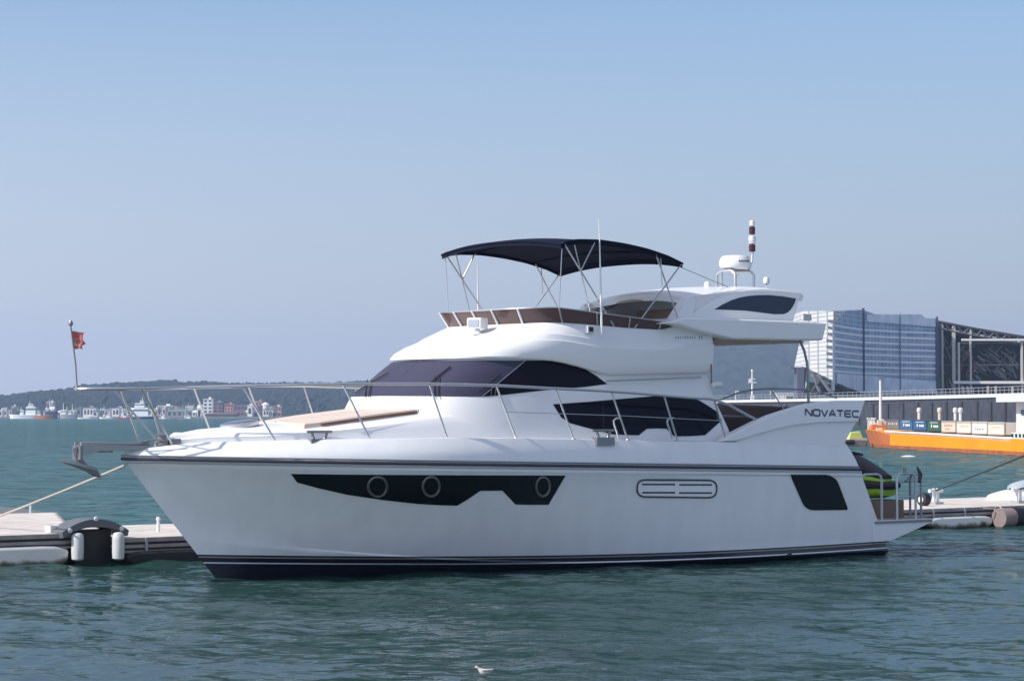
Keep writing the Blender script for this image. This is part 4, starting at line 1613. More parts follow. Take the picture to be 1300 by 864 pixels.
HR = []
for z, xc, a, w, xaft in ((2.15, 6.8, 4.03, 1.93, 3.86), (2.45, 6.8, 3.93, 1.88, 3.95), (3.0, 6.8, 3.635, 1.755, 4.18), (3.22, 6.7, 3.44, 1.70, 4.22), (3.45, 6.6, 3.24, 1.65, 4.26), (3.66, 6.5, 3.035, 1.60, 4.28), (3.74, 6.5, 2.94, 1.58, 4.28)):
    HR.append(ring(xc, a, w, 4.0, xaft, z))
hm_ = MB()
hm_.grid(HR)
hm_.add(HR[-1], [tuple(range(len(HR[-1])))])
hm_.add(HR[0], [tuple(range(len(HR[0]) - 1, -1, -1))])
nR = len(HR[0])
hm_.add([r_[0] for r_ in HR] + [r_[-1] for r_ in HR[::-1]], [tuple(range(2 * len(HR)))])
house = hm_.build("deckhouse", GEL_W, yacht, smooth=40, merge=.001)
BV_H = bvh_of(hm_)

SIDEW = [(667.4, 457.6), (690, 457.6), (704, 458.2), (724, 461.2), (742, 468), (757, 477), (770.5, 487.3), (742, 491), (691, 495.2), (640, 501.0), (612.5, 503.4), (640, 480.5)]
patch(SIDEW, BV_H, "side_window", GLASS_S, house, .008)
SAL = [(702, 513), (745, 510), (790, 506), (829.7, 502.7), (855, 502.8), (876.7, 504), (888, 508.5), (899, 515), (920.5, 529.5), (908, 540.5), (894.6, 552.2), (875, 553.4), (856, 553.6), (846, 544), (834, 543.6), (821, 544), (810.6, 552.4), (777.5, 551), (742, 542), (724, 537), (712.5, 529.5)]
salo = patch(SAL, BV_H, "saloon_window", GLASS_S, house, .008)
for a_, b_ in (((765, 509), (765.5, 547)), ((845, 503), (852, 545))):
    patch([(a_[0] - 1.2, a_[1]), (a_[0] + 1.2, a_[1]), (b_[0] + 1.2, b_[1]), (b_[0] - 1.2, b_[1])], BV_H, "window_mullion", BLACKG, salo, .012)
# windscreen (port half outlined, mirrored to starboard)
def ctr(z):
    k = np.interp(z, [r_[0][2] for r_ in HR], [max(p[0] for p in r_) for r_ in HR])
    v = M_BOAT @ Vector((float(k), 0, z))
    return v


def to_px(v):
    dz = v.z - EYE
    dep = v.y * _ca + dz * _sa
    return (650 + FOC * v.x / dep, 432 - FOC * (-v.y * _sa + dz * _ca) / dep)


WS = [to_px(ctr(z)) for z in (3.645, 3.5, 3.35, 3.2, 3.02)] + [(611.2, 503.3), (639, 480), (666.2, 457.7)]
WS[0] = (WS[0][0] + .5, WS[0][1])
ws = patch(WS, BV_H, "windscreen", WSCREEN, house, .007, step=8)
# wipers
def wiper(blade, arm):
    mb_ = MB()
    pts = []
    for p in blade:
        l_, n_2 = cast(*p, BV_H)
        pts.append(l_ + n_2 * .035)
    mb_.tube(pts, .014, 6)
    for dx in (0, 5):
        q_ = []
        for p in arm:
            l_, n_2 = cast(p[0] + dx, p[1], BV_H)
            q_.append(l_ + n_2 * .045)
        mb_.tube(q_, .010, 6)
    return mb_.build("wiper", BLACK, house)


wiper([(452.5, 500), (473, 486), (493.5, 473.8)], [(465.5, 505), (468.5, 484.5)])
wiper([(545, 490), (557, 479), (572.6, 467)], [(551.5, 504.5), (553, 480)])
wiper([(608, 498), (620, 488), (634, 476)], [(622, 503), (624, 487)])
hand = MB()
ha, hb2 = bp(775, 483, 1.80), bp(890, 478.4, 1.80)
hand.tube([ha, ha.lerp(hb2, .33), ha.lerp(hb2, .66), hb2], .018, 8)
for k in (0, .25, .5, .75, 1):
    p = ha.lerp(hb2, k)
    hand.tube([p, (p.x, 1.62, p.z)], .012, 6)
hand.mirror()
hand.build("side_handrail", STEEL, yacht)

# ---- flybridge
def fz_bot(x):
    return interp(x, [4.2, 6.8, 7.2, 7.6, 8.0, 8.6, 10], [3.475, 3.405, 3.50, 3.59, 3.645, 3.665, 3.665])


def fz_top(x):
    return interp(x, [4.2, 4.8, 5.1, 5.4, 5.9, 6.9, 7.8, 8.6], [4.44, 4.42, 4.30, 4.235, 4.225, 4.275, 4.315, 4.275])


def fring(xc, a, w, dz, zf, k=None, n=4.0):
    rr = ring(xc, a, w, n, 4.25, 0.0, 22, 16)
    out = []
    for x, y, z in rr:
        out.append((x, y, zf(x) + dz))
    return out


def zmid(k):
    return lambda x: lerp(fz_bot(x), fz_top(x), k)


FR = [fring(5.6, 3.86, 1.60, .035, fz_bot), fring(5.6, 3.96, 1.715, -.006, fz_bot), fring(5.6, 3.998, 1.75, .004, fz_bot), fring(5.6, 3.99, 1.775, .035, fz_bot), fring(5.6, 3.88, 1.80, 0, zmid(.2)), fring(5.6, 3.61, 1.82, 0, zmid(.40)),
      fring(5.6, 3.37, 1.825, 0, zmid(.53)), fring(5.6, 3.35, 1.80, 0, zmid(.545)), fring(5.6, 3.18, 1.785, 0, zmid(.69)), fring(5.6, 3.15, 1.77, 0, zmid(.705)), fring(5.6, 2.87, 1.745, 0, zmid(.87)), fring(5.6, 2.685, 1.725, -.02, fz_top),
      fring(5.6, 2.655, 1.705, 0, fz_top), fring(5.6, 2.57, 1.60, 0, fz_top), fring(5.6, 2.53, 1.58, -.35, fz_top)]
fm = MB()
fm.grid(FR)
fm.add(FR[-1], [tuple(range(len(FR[-1])))])
fm.add([r_[0] for r_ in FR] + [r_[-1] for r_ in FR[::-1]], [tuple(range(2 * len(FR)))])
fly = fm.build("flybridge", GEL_W, yacht, smooth=32, merge=.001)
BV_F = bvh_of(fm)
# faint model badge strokes on the coaming side
bd = MB()
rg = random.Random(4)
for k in range(11):
    l_, n_2 = cast(858 + k * 3.0 + (3 if k > 8 else 0), 428.6, BV_F)
    l_ = l_ + n_2 * .002
    bd.box((l_.x, l_.y, l_.z), (.028, .006, .035 if k < 9 else .06), rz=0)
bd.build("badge", GREYF, fly, smooth=0)


# tinted wind deflector round the flybridge
def hgt(x):
    return interp(x, [4.95, 5.2, 5.85, 6.8, 7.6, 8.1, 8.6], [.015, .12, .185, .21, .255, .265, .255])


base = fring(5.6, 2.63, 1.675, 0, fz_top)
topr = fring(5.6, 2.82, 1.765, 0, fz_top)
sel = [i for i, p in enumerate(base) if p[0] > 4.98]
B_ = [Vector(base[i]) + Vector((0, 0, -.01)) for i in sel]
T_ = [Vector(topr[i]) + Vector((0, 0, hgt(base[i][0]))) for i in sel]
sc = MB()
sc.grid([B_, [b_.lerp(t_, .5) for b_, t_ in zip(B_, T_)], T_])
off_ = [Vector((0, 0, 0))] * len(B_)
sc2 = [(b_ + Vector((-.012 if b_.x > 7.5 else 0, -.012 if b_.y > 0 else .012, 0))) for b_ in B_]
st2 = [(t_ + Vector((-.012 if t_.x > 7.5 else 0, -.012 if t_.y > 0 else .012, 0))) for t_ in T_]
sc.grid([sc2, st2])
sc.grid([T_, st2])
scr = sc.build("wind_screen", TINT, fly, smooth=50)
MB().tube(T_, .013, 6).build("top_trim", STEEL, scr)
for i, (b_, t_) in enumerate(zip(B_, T_)):
    pass
dB = np.cumsum([0] + [(B_[i + 1] - B_[i]).length for i in range(len(B_) - 1)])
tot = dB[-1]


def along(P, s_):
    return Vector([float(np.interp(s_, dB, [p[k] for p in P])) for k in range(3)])


for f_ in (.055, .135, .215, .295, .375, .44, .50, .56, .625, .705, .785, .865, .945):
    b_, t_ = along(B_, f_ * tot), along(T_, f_ * tot)
    o2 = Vector((b_.x - 5.5, b_.y, 0)).normalized() * .012
    MB().tube([b_ + o2 + Vector((0, 0, -.02)), t_ + o2], .021 if .3 < f_ < .7 else .015, 8).build("screen_post", PLAST if .3 < f_ < .7 else STEEL, scr)

# search light, horn, aerials
l_, n_2 = cast(606, 424, BV_F)
sl = MB()
sl.lathe([(.10, 0), (.07, .05), (.04, .10)], (0, 0, 0), 16)
sl.box((0, 0, .2), (.24, .30, .19))
slo = sl.build("search_light", PLAST, yacht, bevel=.02)
slo.location = (l_.x, l_.y, l_.z - .01)
slo.rotation_euler = (0, 0, .35)
MB().box((.125, 0, .2), (.015, .22, .12)).build("lens", STEEL, slo, smooth=0)
l_, n_2 = cast(746.5, 418, BV_F)
hn = MB()
hn.box((l_.x, l_.y + .03, l_.z), (.15, .10, .13))
hno = hn.build("horn_box", PLAST, yacht, smooth=0, bevel=.012)
MB().box((l_.x + .0, l_.y + .085, l_.z), (.09, .02, .08)).build("horn_mouth", BLACK, hno, smooth=0)
for sgn, top_ in ((1, 6.15), (-1, 5.55)):
    MB().tube([(6.92, sgn * 1.80, 4.10), (6.92, sgn * 1.79, 4.55), (6.95, sgn * 1.77, top_)], [.022, .02, .008], 8).build("whip_aerial", PLAST, yacht)
# side light / ensign staff at the aft cabin corner
ag = bp(903, 462, 1.80)
MB().tube([ag, bp(903, 486, 1.80)], .012, 6).build("staff", WOOD, yacht)
b0 = bp(910, 488, 1.82)
MB().lathe([(.02, -.1), (.055, -.09), (.06, 0), (.055, .09), (.02, .1)], (b0.x, b0.y, b0.z), 12, 'x').build("life_light", PLAST, yacht)

# ---- flybridge deck overhang (wing)
wg = MB()
wp = [(5.60, 4.335), (5.11, 4.447), (4.2, 4.455), (2.5, 4.45), (1.479, 4.434), (1.50, 4.36), (1.587, 4.103), (2.6, 4.09), (3.943, 4.086), (4.7, 4.20), (5.265, 4.315)]
wg.prism([(x, 2.0, z) for x, z in wp], [(x, -2.0, z) for x, z in wp])
wing = wg.build("flybridge_overhang", GEL_W, yacht, smooth=40, bevel=.035, seg=3)
un = MB()
un.box((2.9, 0, 4.075), (2.3, 3.3, .03))
un.build("ceiling_panel", BROWNL, wing, smooth=0)
MB().box((3.85, 1.2, 4.05), (.12, .12, .03)).build("down_light", STEEL, wing, smooth=0)
# raised moulding on top edge of the overhang
q0 = bp(924, 400, 1.9)
MB().box((q0.x - .2, 1.9, 4.462), (.55, .1, .02)).build("vent_plate", PLAST, wing, smooth=0)

# ---- hardtop with side fins
FIN = [(870.8, 405), (889, 392.5), (906, 382), (928, 371.5), (950, 367), (972, 366), (994, 367.2), (1021.5, 371), (1016, 384), (1007, 404), (990, 404), (940, 404)]
fn = MB()
fp = [bp(x, y, 1.55) for x, y in FIN]
for i, p in enumerate(fp):
    if i >= 9:
        fp[i] = Vector((p.x, p.y, 4.43))
fn.prism([(p.x, 1.55 + .10 * (p.z - 4.4) * -1, p.z) for p in fp], [(p.x, 1.33 + .10 * (p.z - 4.4) * -1, p.z) for p in fp])
fn.mirror()
fino = fn.build("hardtop_fin", GEL_W, yacht, smooth=35, bevel=.03, seg=3)
BV_FIN = bvh_of(fn)
patch([(907, 392.6), (917, 386.5), (928, 381.2), (939, 377.6), (950, 375.6), (963, 374.6), (976, 374.5), (995, 376.3), (1010.5, 379), (1008, 386), (1004, 392.5), (1000, 396.5), (995, 398.6), (983, 398.8), (945.6, 394.2)], BV_FIN, "fin_window", mat("navy_fin_glass", (0.014, 0.018, 0.040), 0.12), fino, .006)
rt = MB()
rows = []
for x in np.linspace(1.6, 4.62, 16):
    ztop = interp(x, [1.56, 2.2, 3.06, 3.6, 4.2, 4.62], [5.00, 5.06, 5.03, 5.00, 4.93, 4.84])
    th_ = .12
    row_ = []
    for y in np.linspace(-1.5, 1.5, 13):
        row_.append((x - .25 * (1 - (y / 1.5) ** 2) * (1 if x > 4.5 else 0), y, ztop + .14 * (1 - (abs(y) / 1.5) ** 2.2) - .02))
    for y in np.linspace(1.5, -1.5, 13):
        row_.append((x - .25 * (1 - (y / 1.5) ** 2) * (1 if x > 4.5 else 0), y * .97, ztop + .14 * (1 - (abs(y) / 1.5) ** 2.2) - .02 - th_))
    rows.append(row_)
rt.grid(rows, closed=True)
rt.add(rows[0], [tuple(range(26))])
rt.add(rows[-1], [tuple(range(26))])
for k, f in enumerate(rt.f):
    if len(f) == 4 and k < 15 * 26 and 13 <= k % 26 < 25:
        rt.m[k] = 1
roof = rt.build("hardtop_roof", [GEL_W, BROWNL], yacht, smooth=40)
for sgn in (1, -1):
    hp = [bp(x, y, 1.42) for x, y in ((864, 405), (866, 379), (905, 371), (945, 367), (925, 376), (906, 384), (889, 394), (873, 405))]
    MB().prism([(p.x, sgn * 1.46, p.z) for p in hp], [(p.x, sgn * 1.38, p.z) for p in hp]).build("hardtop_side", GEL_W, yacht, smooth=0)
# front pillars of the hardtop and settee behind the screen
for sgn in (1, -1):
    MB().prism([(4.60, sgn * 1.50, 4.84), (4.35, sgn * 1.50, 4.84), (4.35, sgn * 1.28, 4.84), (4.60, sgn * 1.28, 4.84)], [(5.0, sgn * 1.58, 4.40), (4.55, sgn * 1.58, 4.40), (4.55, sgn * 1.30, 4.40), (5.0, sgn * 1.30, 4.40)]).build("hardtop_pillar", GEL_W, yacht, smooth=0, bevel=.03)
st = MB()
st.box((3.9, -.9, 4.35), (1.3, 1.0, .4)).box((3.3, 0, 4.48), (.2, 2.6, .5))
st.build("flybridge_settee", BROWNL, yacht, smooth=0, bevel=.05)
MB().box((6.6, .2, 4.15), (.5, 1.0, .5), taper=.8).build("helm_console", GEL_W, yacht, smooth=0, bevel=.05)

# radar, lights, small domes
ZR = 5.12
for x in (2.22, 1.72):
    MB().tube([(x, .26, ZR - .02), (x, .26, 5.42), (x, .20, 5.47), (x, .12, 5.50), (x, -.12, 5.50), (x, -.20, 5.47), (x, -.26, 5.42), (x, -.26, ZR - .02)], .028, 8).build("radar_stand", STEEL, yacht)
MB().box((1.97, 0, 5.51), (.5, .24, .03)).build("radar_plate", STEEL_D, yacht, smooth=0)
rd = MB().lathe([(.20, .0), (.29, .03), (.315, .08), (.315, .13), (.30, .20), (.26, .255), (.15, .275), (.02, .28)], (1.97, 0, 5.53), 32)
rdo = rd.build("radar_dome", PLAST, yacht)
mk = MB()
for k in range(6):
    a = -2.25 + .085 * k + TH * 0
    ang_ = math.radians(62 + k * 8)
    mk.box((1.97 + .315 * math.cos(ang_), .315 * math.sin(ang_), 5.68), (.028, .012, .03), rz=ang_ + math.pi / 2)
mk.build("radar_lettering", GREYB, rdo, smooth=0)
p = bp(916, 345, .3)
MB().tube([(p.x, .3, ZR - .03), (p.x, .3, p.z)], .026, 8).build("rod_holder", STEEL, yacht)
MB().tube([(1.62, 0, 5.50), (1.52, 0, 5.72), (1.50, 0, 5.9), (1.50, 0, 6.42)], .022, 8).build("light_mast", STEEL, yacht)
for z0_, m_, r_, h_ in ((5.90, REDL, .065, .14), (6.055, PLAST, .075, .03), (6.10, PLAST, .07, .11), (6.24, REDL, .06, .15), (6.40, PLAST, .05, .11)):
    MB().lathe([(r_ * .8, 0), (r_, .01), (r_, h_ - .01), (r_ * .8, h_)], (1.51, 0.0, z0_), 16).build("navigation_light", m_, yacht)
for px, py, y in ((898, 362.5, .5), (973, 356.5, -.35)):
    p = bp(px, py, y)
    MB().tube([(p.x, y, 5.02), (p.x, y, p.z)], .012, 6).lathe([(.03, -.06), (.06, -.05), (.065, .03), (.04, .075)], (p.x, y, p.z), 14).build("gps_dome", PLAST, yacht)

# ---- bimini
bim = MB()
XF, XA, WB = 7.80, 4.95, 1.75


def bz(x, y):
    e = abs(y) / WB
    zx = interp(x, [4.95, 5.3, 5.8, 6.35, 6.9, 7.4, 7.65, 7.80], [5.44, 5.535, 5.62, 5.68, 5.725, 5.735, 5.715, 5.66])
    scal = .05 * math.sin(math.pi * (x - XA) / (XF - XA)) * e ** 4
    return zx + .13 * (1 - e ** 2.4) + scal


top, bot = [], []
for x in np.linspace(XA, XF, 26):
    top.append([(x + .05 * (1 - (y / WB) ** 2) * (1 if x > 7.7 else -1 if x < 5.05 else 0), y, bz(x, y)) for y in np.linspace(-WB, WB, 25)])
bim.grid(top)
bim.grid([[(x, y, z - .018) for x, y, z in r_] for r_ in top])
edge = top[0] + [r_[-1] for r_ in top[1:]] + top[-1][::-1][1:] + [r_[0] for r_ in top[::-1][1:-1]]
bim.grid([edge, [(x, y, z - .018) for x, y, z in edge]], closed=True)
bimini = bim.build("bimini", NAVY, yacht, smooth=50, merge=.0008)
MB().tube(edge, .022, 8, closed=True).build("hem", NAVY, bimini)
va = MB()
va.grid([edge, [(x, y, z - .075) for x, y, z in edge]], closed=True)
va.grid([[(x * .999 + .006, y * .995, z) for x, y, z in edge], [(x * .999 + .006, y * .995, z - .075) for x, y, z in edge]], closed=True)
va.build("valance", NAVY, bimini, smooth=50)
for x in (7.72, 7.05, 5.62, 5.03):   # hoops under the cloth
    pts = [(x, y, bz(x, y) - .03) for y in np.linspace(-WB, WB, 17)]
    MB().tube(pts, .013, 8).build("hoop", NAVY, bimini)
for sgn in (1, -1):
    def fr_(a_, b_, r=.014):
        MB().tube([(a_[0], sgn * a_[1], a_[2]), (b_[0], sgn * b_[1], b_[2])], r, 8).build("frame_tube", STEEL, bimini)
    fr_((7.72, 1.74, 5.68), (6.55, 1.70, 4.27))
    fr_((7.03, 1.74, 5.73), (7.34, 1.73, 5.22))
    fr_((7.95 - .2, 1.72, 5.70), (7.74, 1.62, 4.55), .008)
    fr_((7.50, 1.73, 5.73), (7.12, 1.73, 4.50), .010)
    fr_((5.58, 1.74, 5.58), (4.91, 1.60, 4.42))
    fr_((4.96, 1.74, 5.44), (6.07, 1.70, 4.24))
    fr_((5.45, 1.72, 5.52), (5.42, 1.72, 5.02), .009)
MB().tube([(4.93, 1.5, 5.44), (3.9, 1.3, 5.22), (2.40, .46, 5.10)], .006, 5).build("guy_line", DGREY, bimini)

# ---- bow rail
def rail_y(x):
    return cap_y(x) + .06 if x < 14.6 else interp(x, [14.6, 15.2, 15.7, 16.05, 16.22, 16.28], [cap_y(14.6) + .06, .50, .37, .25, .13, 0])


RT = [(16.25, 0.0, 3.105), (16.21, .13, 3.105), (16.05, .25, 3.105), (15.7, .37, 3.105), (15.2, .50, 3.11)]
for q_ in ((237, 492), (270, 491), (308, 490), (345, 489), (390, 488), (435, 487), (490, 487), (545, 487), (590, 488), (630, 489), (668, 491), (705, 493), (740, 494.5), (775, 496.5), (810, 499), (843, 502), (875, 504.8), (900, 506), (908, 507.5), (926, 514), (959, 532)):
    p = on_edge(q_[0], q_[1], rail_y)
    RT.append((p.x, p.y, p.z))
full = [(x, -y, z) for x, y, z in RT[::-1]] + RT[1:]
rail = MB().tube(full, .024, 8).build("bow_rail", STEEL, yacht)


def rail_at(x):
    xs3 = [p[0] for p in RT][::-1]
    return float(np.interp(x, xs3, [p[1] for p in RT][::-1])), float(np.interp(x, xs3, [p[2] for p in RT][::-1]))


POSTS = []
for (ax, ay), (fx, fy_) in (((179, 495), (220, 563)), ((308, 491), (350, 561)), ((435, 488), (470, 557)), ((545, 488), (568, 556)), ((630, 490), (655, 556)), ((705, 494), (728, 556)), ((776, 497), (797, 556)), ((843, 503), (860, 558)), ((907, 508), (922, 557))):
    POSTS.append((on_edge(ax, ay, rail_y).x, on_edge(fx, fy_, cap_y).x, 1))
for xt, xb, k in POSTS:
    yt, zt3 = rail_at(xt)
    ybt = cap_y(xb)
    zb4 = zcap(xb / 15.2)
    for sgn in (1, -1):
        MB().tube([(xb, sgn * ybt, zb4), (xt, sgn * yt, zt3)], .017, 8).lathe([(.04, 0), (.035, .012)], (xb, sgn * ybt, zb4), 10).build("stanchion", STEEL, rail)
for (ax, ay), (fx, fy_), y in (((154, 497), (178, 562), .16), ((187, 497), (204, 556), -.20)):
    MB().tube([bp(fx, fy_, y), bp(ax, ay, y + .05 * (1 if y > 0 else -1))], .018, 8).build("stanchion", STEEL, rail)
for sgn in (1, -1):
    wr = []
    for xt, xb, k in POSTS[4:]:
        yt, zt3 = rail_at(xt)
        wr.append((lerp(xb, xt, .5), sgn * lerp(cap_y(xb), yt, .5), lerp(zcap(xb / 15.2), zt3, .5)))
    MB().tube(wr, .007, 6).build("life_line", STEEL, rail)
    for px in (785, 853):
        g = [bp(px + dx, y, 2.13) for dx, y in ((0, 556), (-2, 548), (-5.5, 538), (-6, 533.5), (-3, 531), (2, 530.5))]
        MB().tube([(p.x, sgn * p.y, p.z) for p in g], .018, 8).build("gate_post", STEEL, rail)

# cleats
def cleat(px, py, sgn):
    def fy(x):
        return cap_y(x) + .06
    p_ = on_edge(px, py, fy)
    x, y, z = p_.x, sgn * p_.y, p_.z + .03
    c_ = MB()
    c_.box((x, y, z - .02), (.40, .14, .14))
    c_.tube([(x - .10, y, z + .03), (x - .15, y, z + .15)], .024, 8).tube([(x + .10, y, z + .03), (x + .15, y, z + .15)], .024, 8)
    c_.tube([(x - .24, y, z + .165), (x + .24, y, z + .165)], .022, 8)
    c_.build("cleat", STEEL_D, yacht)


for sgn in (1, -1):
    cleat(405.5, 563, sgn)
    cleat(766, 560.5, sgn)

# ---- anchor, roller, windlass, staff
rol = MB()
for y in (-.10, .10):
    rol.prism([(14.9, y - .012, 2.20), (16.02, y - .012, 2.225), (16.22, y - .012, 2.27), (16.24, y - .012, 2.06), (16.08, y - .012, 2.07), (15.9, y - .012, 2.12), (14.9, y - .012, 2.14)], [(14.9, y + .012, 2.20), (16.02, y + .012, 2.225), (16.22, y + .012, 2.27), (16.24, y + .012, 2.06), (16.08, y + .012, 2.07), (15.9, y + .012, 2.12), (14.9, y + .012, 2.14)])
rol.box((15.45, 0, 2.145), (1.1, .2, .02))
rol.lathe([(.07, -.09), (.05, 0), (.07, .09)], (16.12, 0, 2.12), 16, 'y')
rol.lathe([(.06, -.09), (.04, 0), (.06, .09)], (15.75, 0, 2.16), 16, 'y')
rolo = rol.build("bow_roller", mat("mirror_steel", (.55, .53, .50), .14, metal=.95), yacht, smooth=35)
MB().box((15.8, 0, 2.12), (.30, .18, .04)).build("roller_pad", WOOD, rolo, smooth=0)
an = MB()
an.tube([(14.95, 0, 2.22), (15.5, 0, 2.215), (16.15, 0, 2.23), (16.28, 0, 2.16), (16.22, 0, 2.02), (16.05, 0, 1.84)], [.035, .04, .045, .05, .05, .05], 8)
an.box((16.22, 0, 2.10), (.05, .26, .22))
blade = [(16.52, 0, 1.99), (16.30, .17, 1.93), (16.0, .22, 1.84), (15.88, .10, 1.74), (15.80, 0, 1.72), (15.88, -.10, 1.74), (16.0, -.22, 1.84), (16.30, -.17, 1.93)]
an.prism([(x, y, z - .025) for x, y, z in blade], [(x, y, z + .02) for x, y, z in blade])
an.build("anchor", STEEL_D, yacht, smooth=40)
wl_ = MB()
wl_.lathe([(.12, 0), (.12, .05), (.07, .08), (.07, .14), (.10, .18), (.03, .2)], (14.72, .0, 2.20), 18)
wl_.box((14.55, .12, 2.25), (.16, .14, .12))
wl_.tube([(14.72, .1, 2.28), (14.9, .03, 2.30), (15.1, 0, 2.25)], .02, 6)
wl_.build("windlass", STEEL_D, yacht)
MB().lathe([(.14, 0), (.13, .07), (.05, .11)], (14.28, -.25, 2.30), 16).build("deck_vent", PLAST, yacht)
stf = MB()
stf.tube([(16.24, 0, 3.09), (16.27, 0, 3.5), (16.36, 0, 4.10)], .013, 8)
stf.lathe([(.01, 0), (.035, .02), (.04, .05), (.02, .09)], (16.36, 0, 4.09), 12)
stf.lathe([(.04, 0), (.03, .06)], (16.24, 0, 3.10), 12)
sto = stf.build("flag_staff", STEEL_D, yacht)
FLG = bpy.data.materials.new("tattered_red_flag")
FLG.use_nodes = True
nt = FLG.node_tree
b_ = nt.nodes["Principled BSDF"]
b_.inputs["Roughness"].default_value = .85
tc = nt.nodes.new("ShaderNodeTexCoord")
nz = nt.nodes.new("ShaderNodeTexNoise")
nz.inputs["Scale"].default_value = 9
nz.inputs["Detail"].default_value = 3
mp_ = nt.nodes.new("ShaderNodeMapping")
mp_.inputs["Scale"].default_value = (.5, .5, 1.6)
nt.links.new(tc.outputs["Object"], mp_.inputs[0])
nt.links.new(mp_.outputs[0], nz.inputs["Vector"])
cr = nt.nodes.new("ShaderNodeValToRGB")
cr.color_ramp.elements[0].position = .52
cr.color_ramp.elements[0].color = (0.56, 0.14, 0.12, 1)
cr.color_ramp.elements[1].position = .66
cr.color_ramp.elements[1].color = (0.62, 0.42, 0.34, 1)
nt.links.new(nz.outputs[0], cr.inputs[0])
nt.links.new(cr.outputs[0], b_.inputs["Base Color"])
fg = MB()
rows = []
for i in range(12):
    v = i / 11
    z = 4.02 - .29 * v
    row_ = []
    for j in range(12):
        u = j / 11
        wv = .035 * math.sin(u * 8 + v * 3) * u
        dl = .22 * u * (1 - .15 * math.sin(v * 9) * u)
        # streams aft and a little to port
        row_.append((16.345 - .03 * v - dl * .80, dl * .25 + wv, z - .04 * u * math.sin(v * 5) - .03 * u))
    rows.append(row_)
fg.grid(rows)
fg.grid([[(x, y + .003, z) for x, y, z in r_] for r_ in rows])
fg.build("flag", FLG, sto, smooth=60)

# ---- aft coaming with lettering, cockpit
CF = [(4.387, 2.214), (4.15, 2.33), (3.894, 2.427), (3.495, 2.57), (3.1, 2.69), (2.683, 2.788), (2.3, 2.87), (1.852, 2.937), (1.3, 2.968), (.614, 2.971), (.72, 2.75), (.812, 2.56), (1.4, 2.555), (1.9, 2.545), (2.5, 2.50), (3.0, 2.43), (3.6, 2.31), (4.0, 2.22)]
cfm = MB()
cfm.prism([(x, 2.165, z) for x, z in CF], [(x, 1.98, z) for x, z in CF])
cfm.mirror()
cfo = cfm.build("aft_coaming", GEL, yacht, smooth=35, bevel=.018)
LW = [(4.0, 2.20), (3.6, 2.315), (3.0, 2.435), (2.5, 2.505), (1.9, 2.55), (1.4, 2.56), (.815, 2.565), (1.05, 2.28), (1.20, 2.10), (4.2, 2.10)]
lw = MB()
lw.prism([(x, 2.115, z) for x, z in LW], [(x, 1.98, z) for x, z in LW])
lw.mirror()
lw.build("coaming_panel", GEL, yacht, smooth=35)


def ribbon(pts, w):
    """flat stroke of width w through 2-D points (mitred)"""
    pts = [Vector(p) for p in pts]
    l_, r_ = [], []
    for i, p in enumerate(pts):
        a_ = (p - pts[i - 1]).normalized() if i else (pts[1] - p).normalized()
        c_ = (pts[i + 1] - p).normalized() if i < len(pts) - 1 else a_
        n1 = Vector((-a_.y, a_.x))
        n2 = Vector((-c_.y, c_.x))
        m2 = (n1 + n2)
        m2 = m2 / max(m2.length, .3)
        k = w / 2 / max(m2.dot(n1), .5)
        l_.append(p + m2 * k)
        r_.append(p - m2 * k)
    return l_, r_


R_ = .22
LET = {'N': [[(0, 0), (0, .96), (.06, 1), (.14, .96), (.84, .06), (.92, 0), (1, .06), (1, 1)]],
       'O': [[(.2, 0), (.85, 0), (1, .15), (1, .85), (.85, 1), (.15, 1), (0, .85), (0, .15), (.2, 0)]],
       'V': [[(0, 1), (.42, .08), (.5, 0), (.58, .08), (1, 1)]],
       'A': [[(0, 0), (.42, .92), (.5, 1), (.58, .92), (1, 0)], [(.25, .32), (.78, .32)]],
       'T': [[(0, 1), (1, 1)], [(.5, .95), (.5, 0)]],
       'E': [[(1, 1), (.2, 1), (0, .82), (0, .18), (.2, 0), (1, 0)], [(.1, .5), (.95, .5)]],
       'C': [[(1, 1), (.2, 1), (0, .82), (0, .18), (.2, 0), (1, 0)]]}
pA, pB = bp(1022, 527.0, 2.168), bp(1091.5, 529.2, 2.168)
hcap = bp(1022, 519.4, 2.168).z - pA.z
ex = (pB - pA)
adv = 1 / 7
for sgn in (1, -1):
    lt = MB()
    for i, ch in enumerate("NOVATEC"):
        for stroke in LET[ch]:
            off2 = i if sgn == 1 else i
            pts = [((off2 + .07 + p[0] * .80) * adv * ex.length, p[1] * hcap) for p in stroke]
            l2, r2 = ribbon(pts, hcap * .31)
            vs = []
            for q_ in l2 + r2[::-1]:
                f_ = q_[0] / ex.length
                if sgn == -1:
                    f_ = 1 - f_
                base_ = pA.lerp(pB, f_)
                vs.append((base_.x, sgn * (2.168), base_.z + q_[1]))
            n_ = len(l2)
            front_ = vs
            back_ = [(x, y - sgn * .006, z) for x, y, z in vs]
            m2 = len(vs)
            lt.add(front_ + back_, [(k, k + 1, m2 - 2 - k, m2 - 1 - k) for k in range(n_ - 1)] + [(k, (k + 1) % m2, m2 + (k + 1) % m2, m2 + k) for k in range(m2)])
    lt.build("lettering", GREYB, cfo, smooth=0)
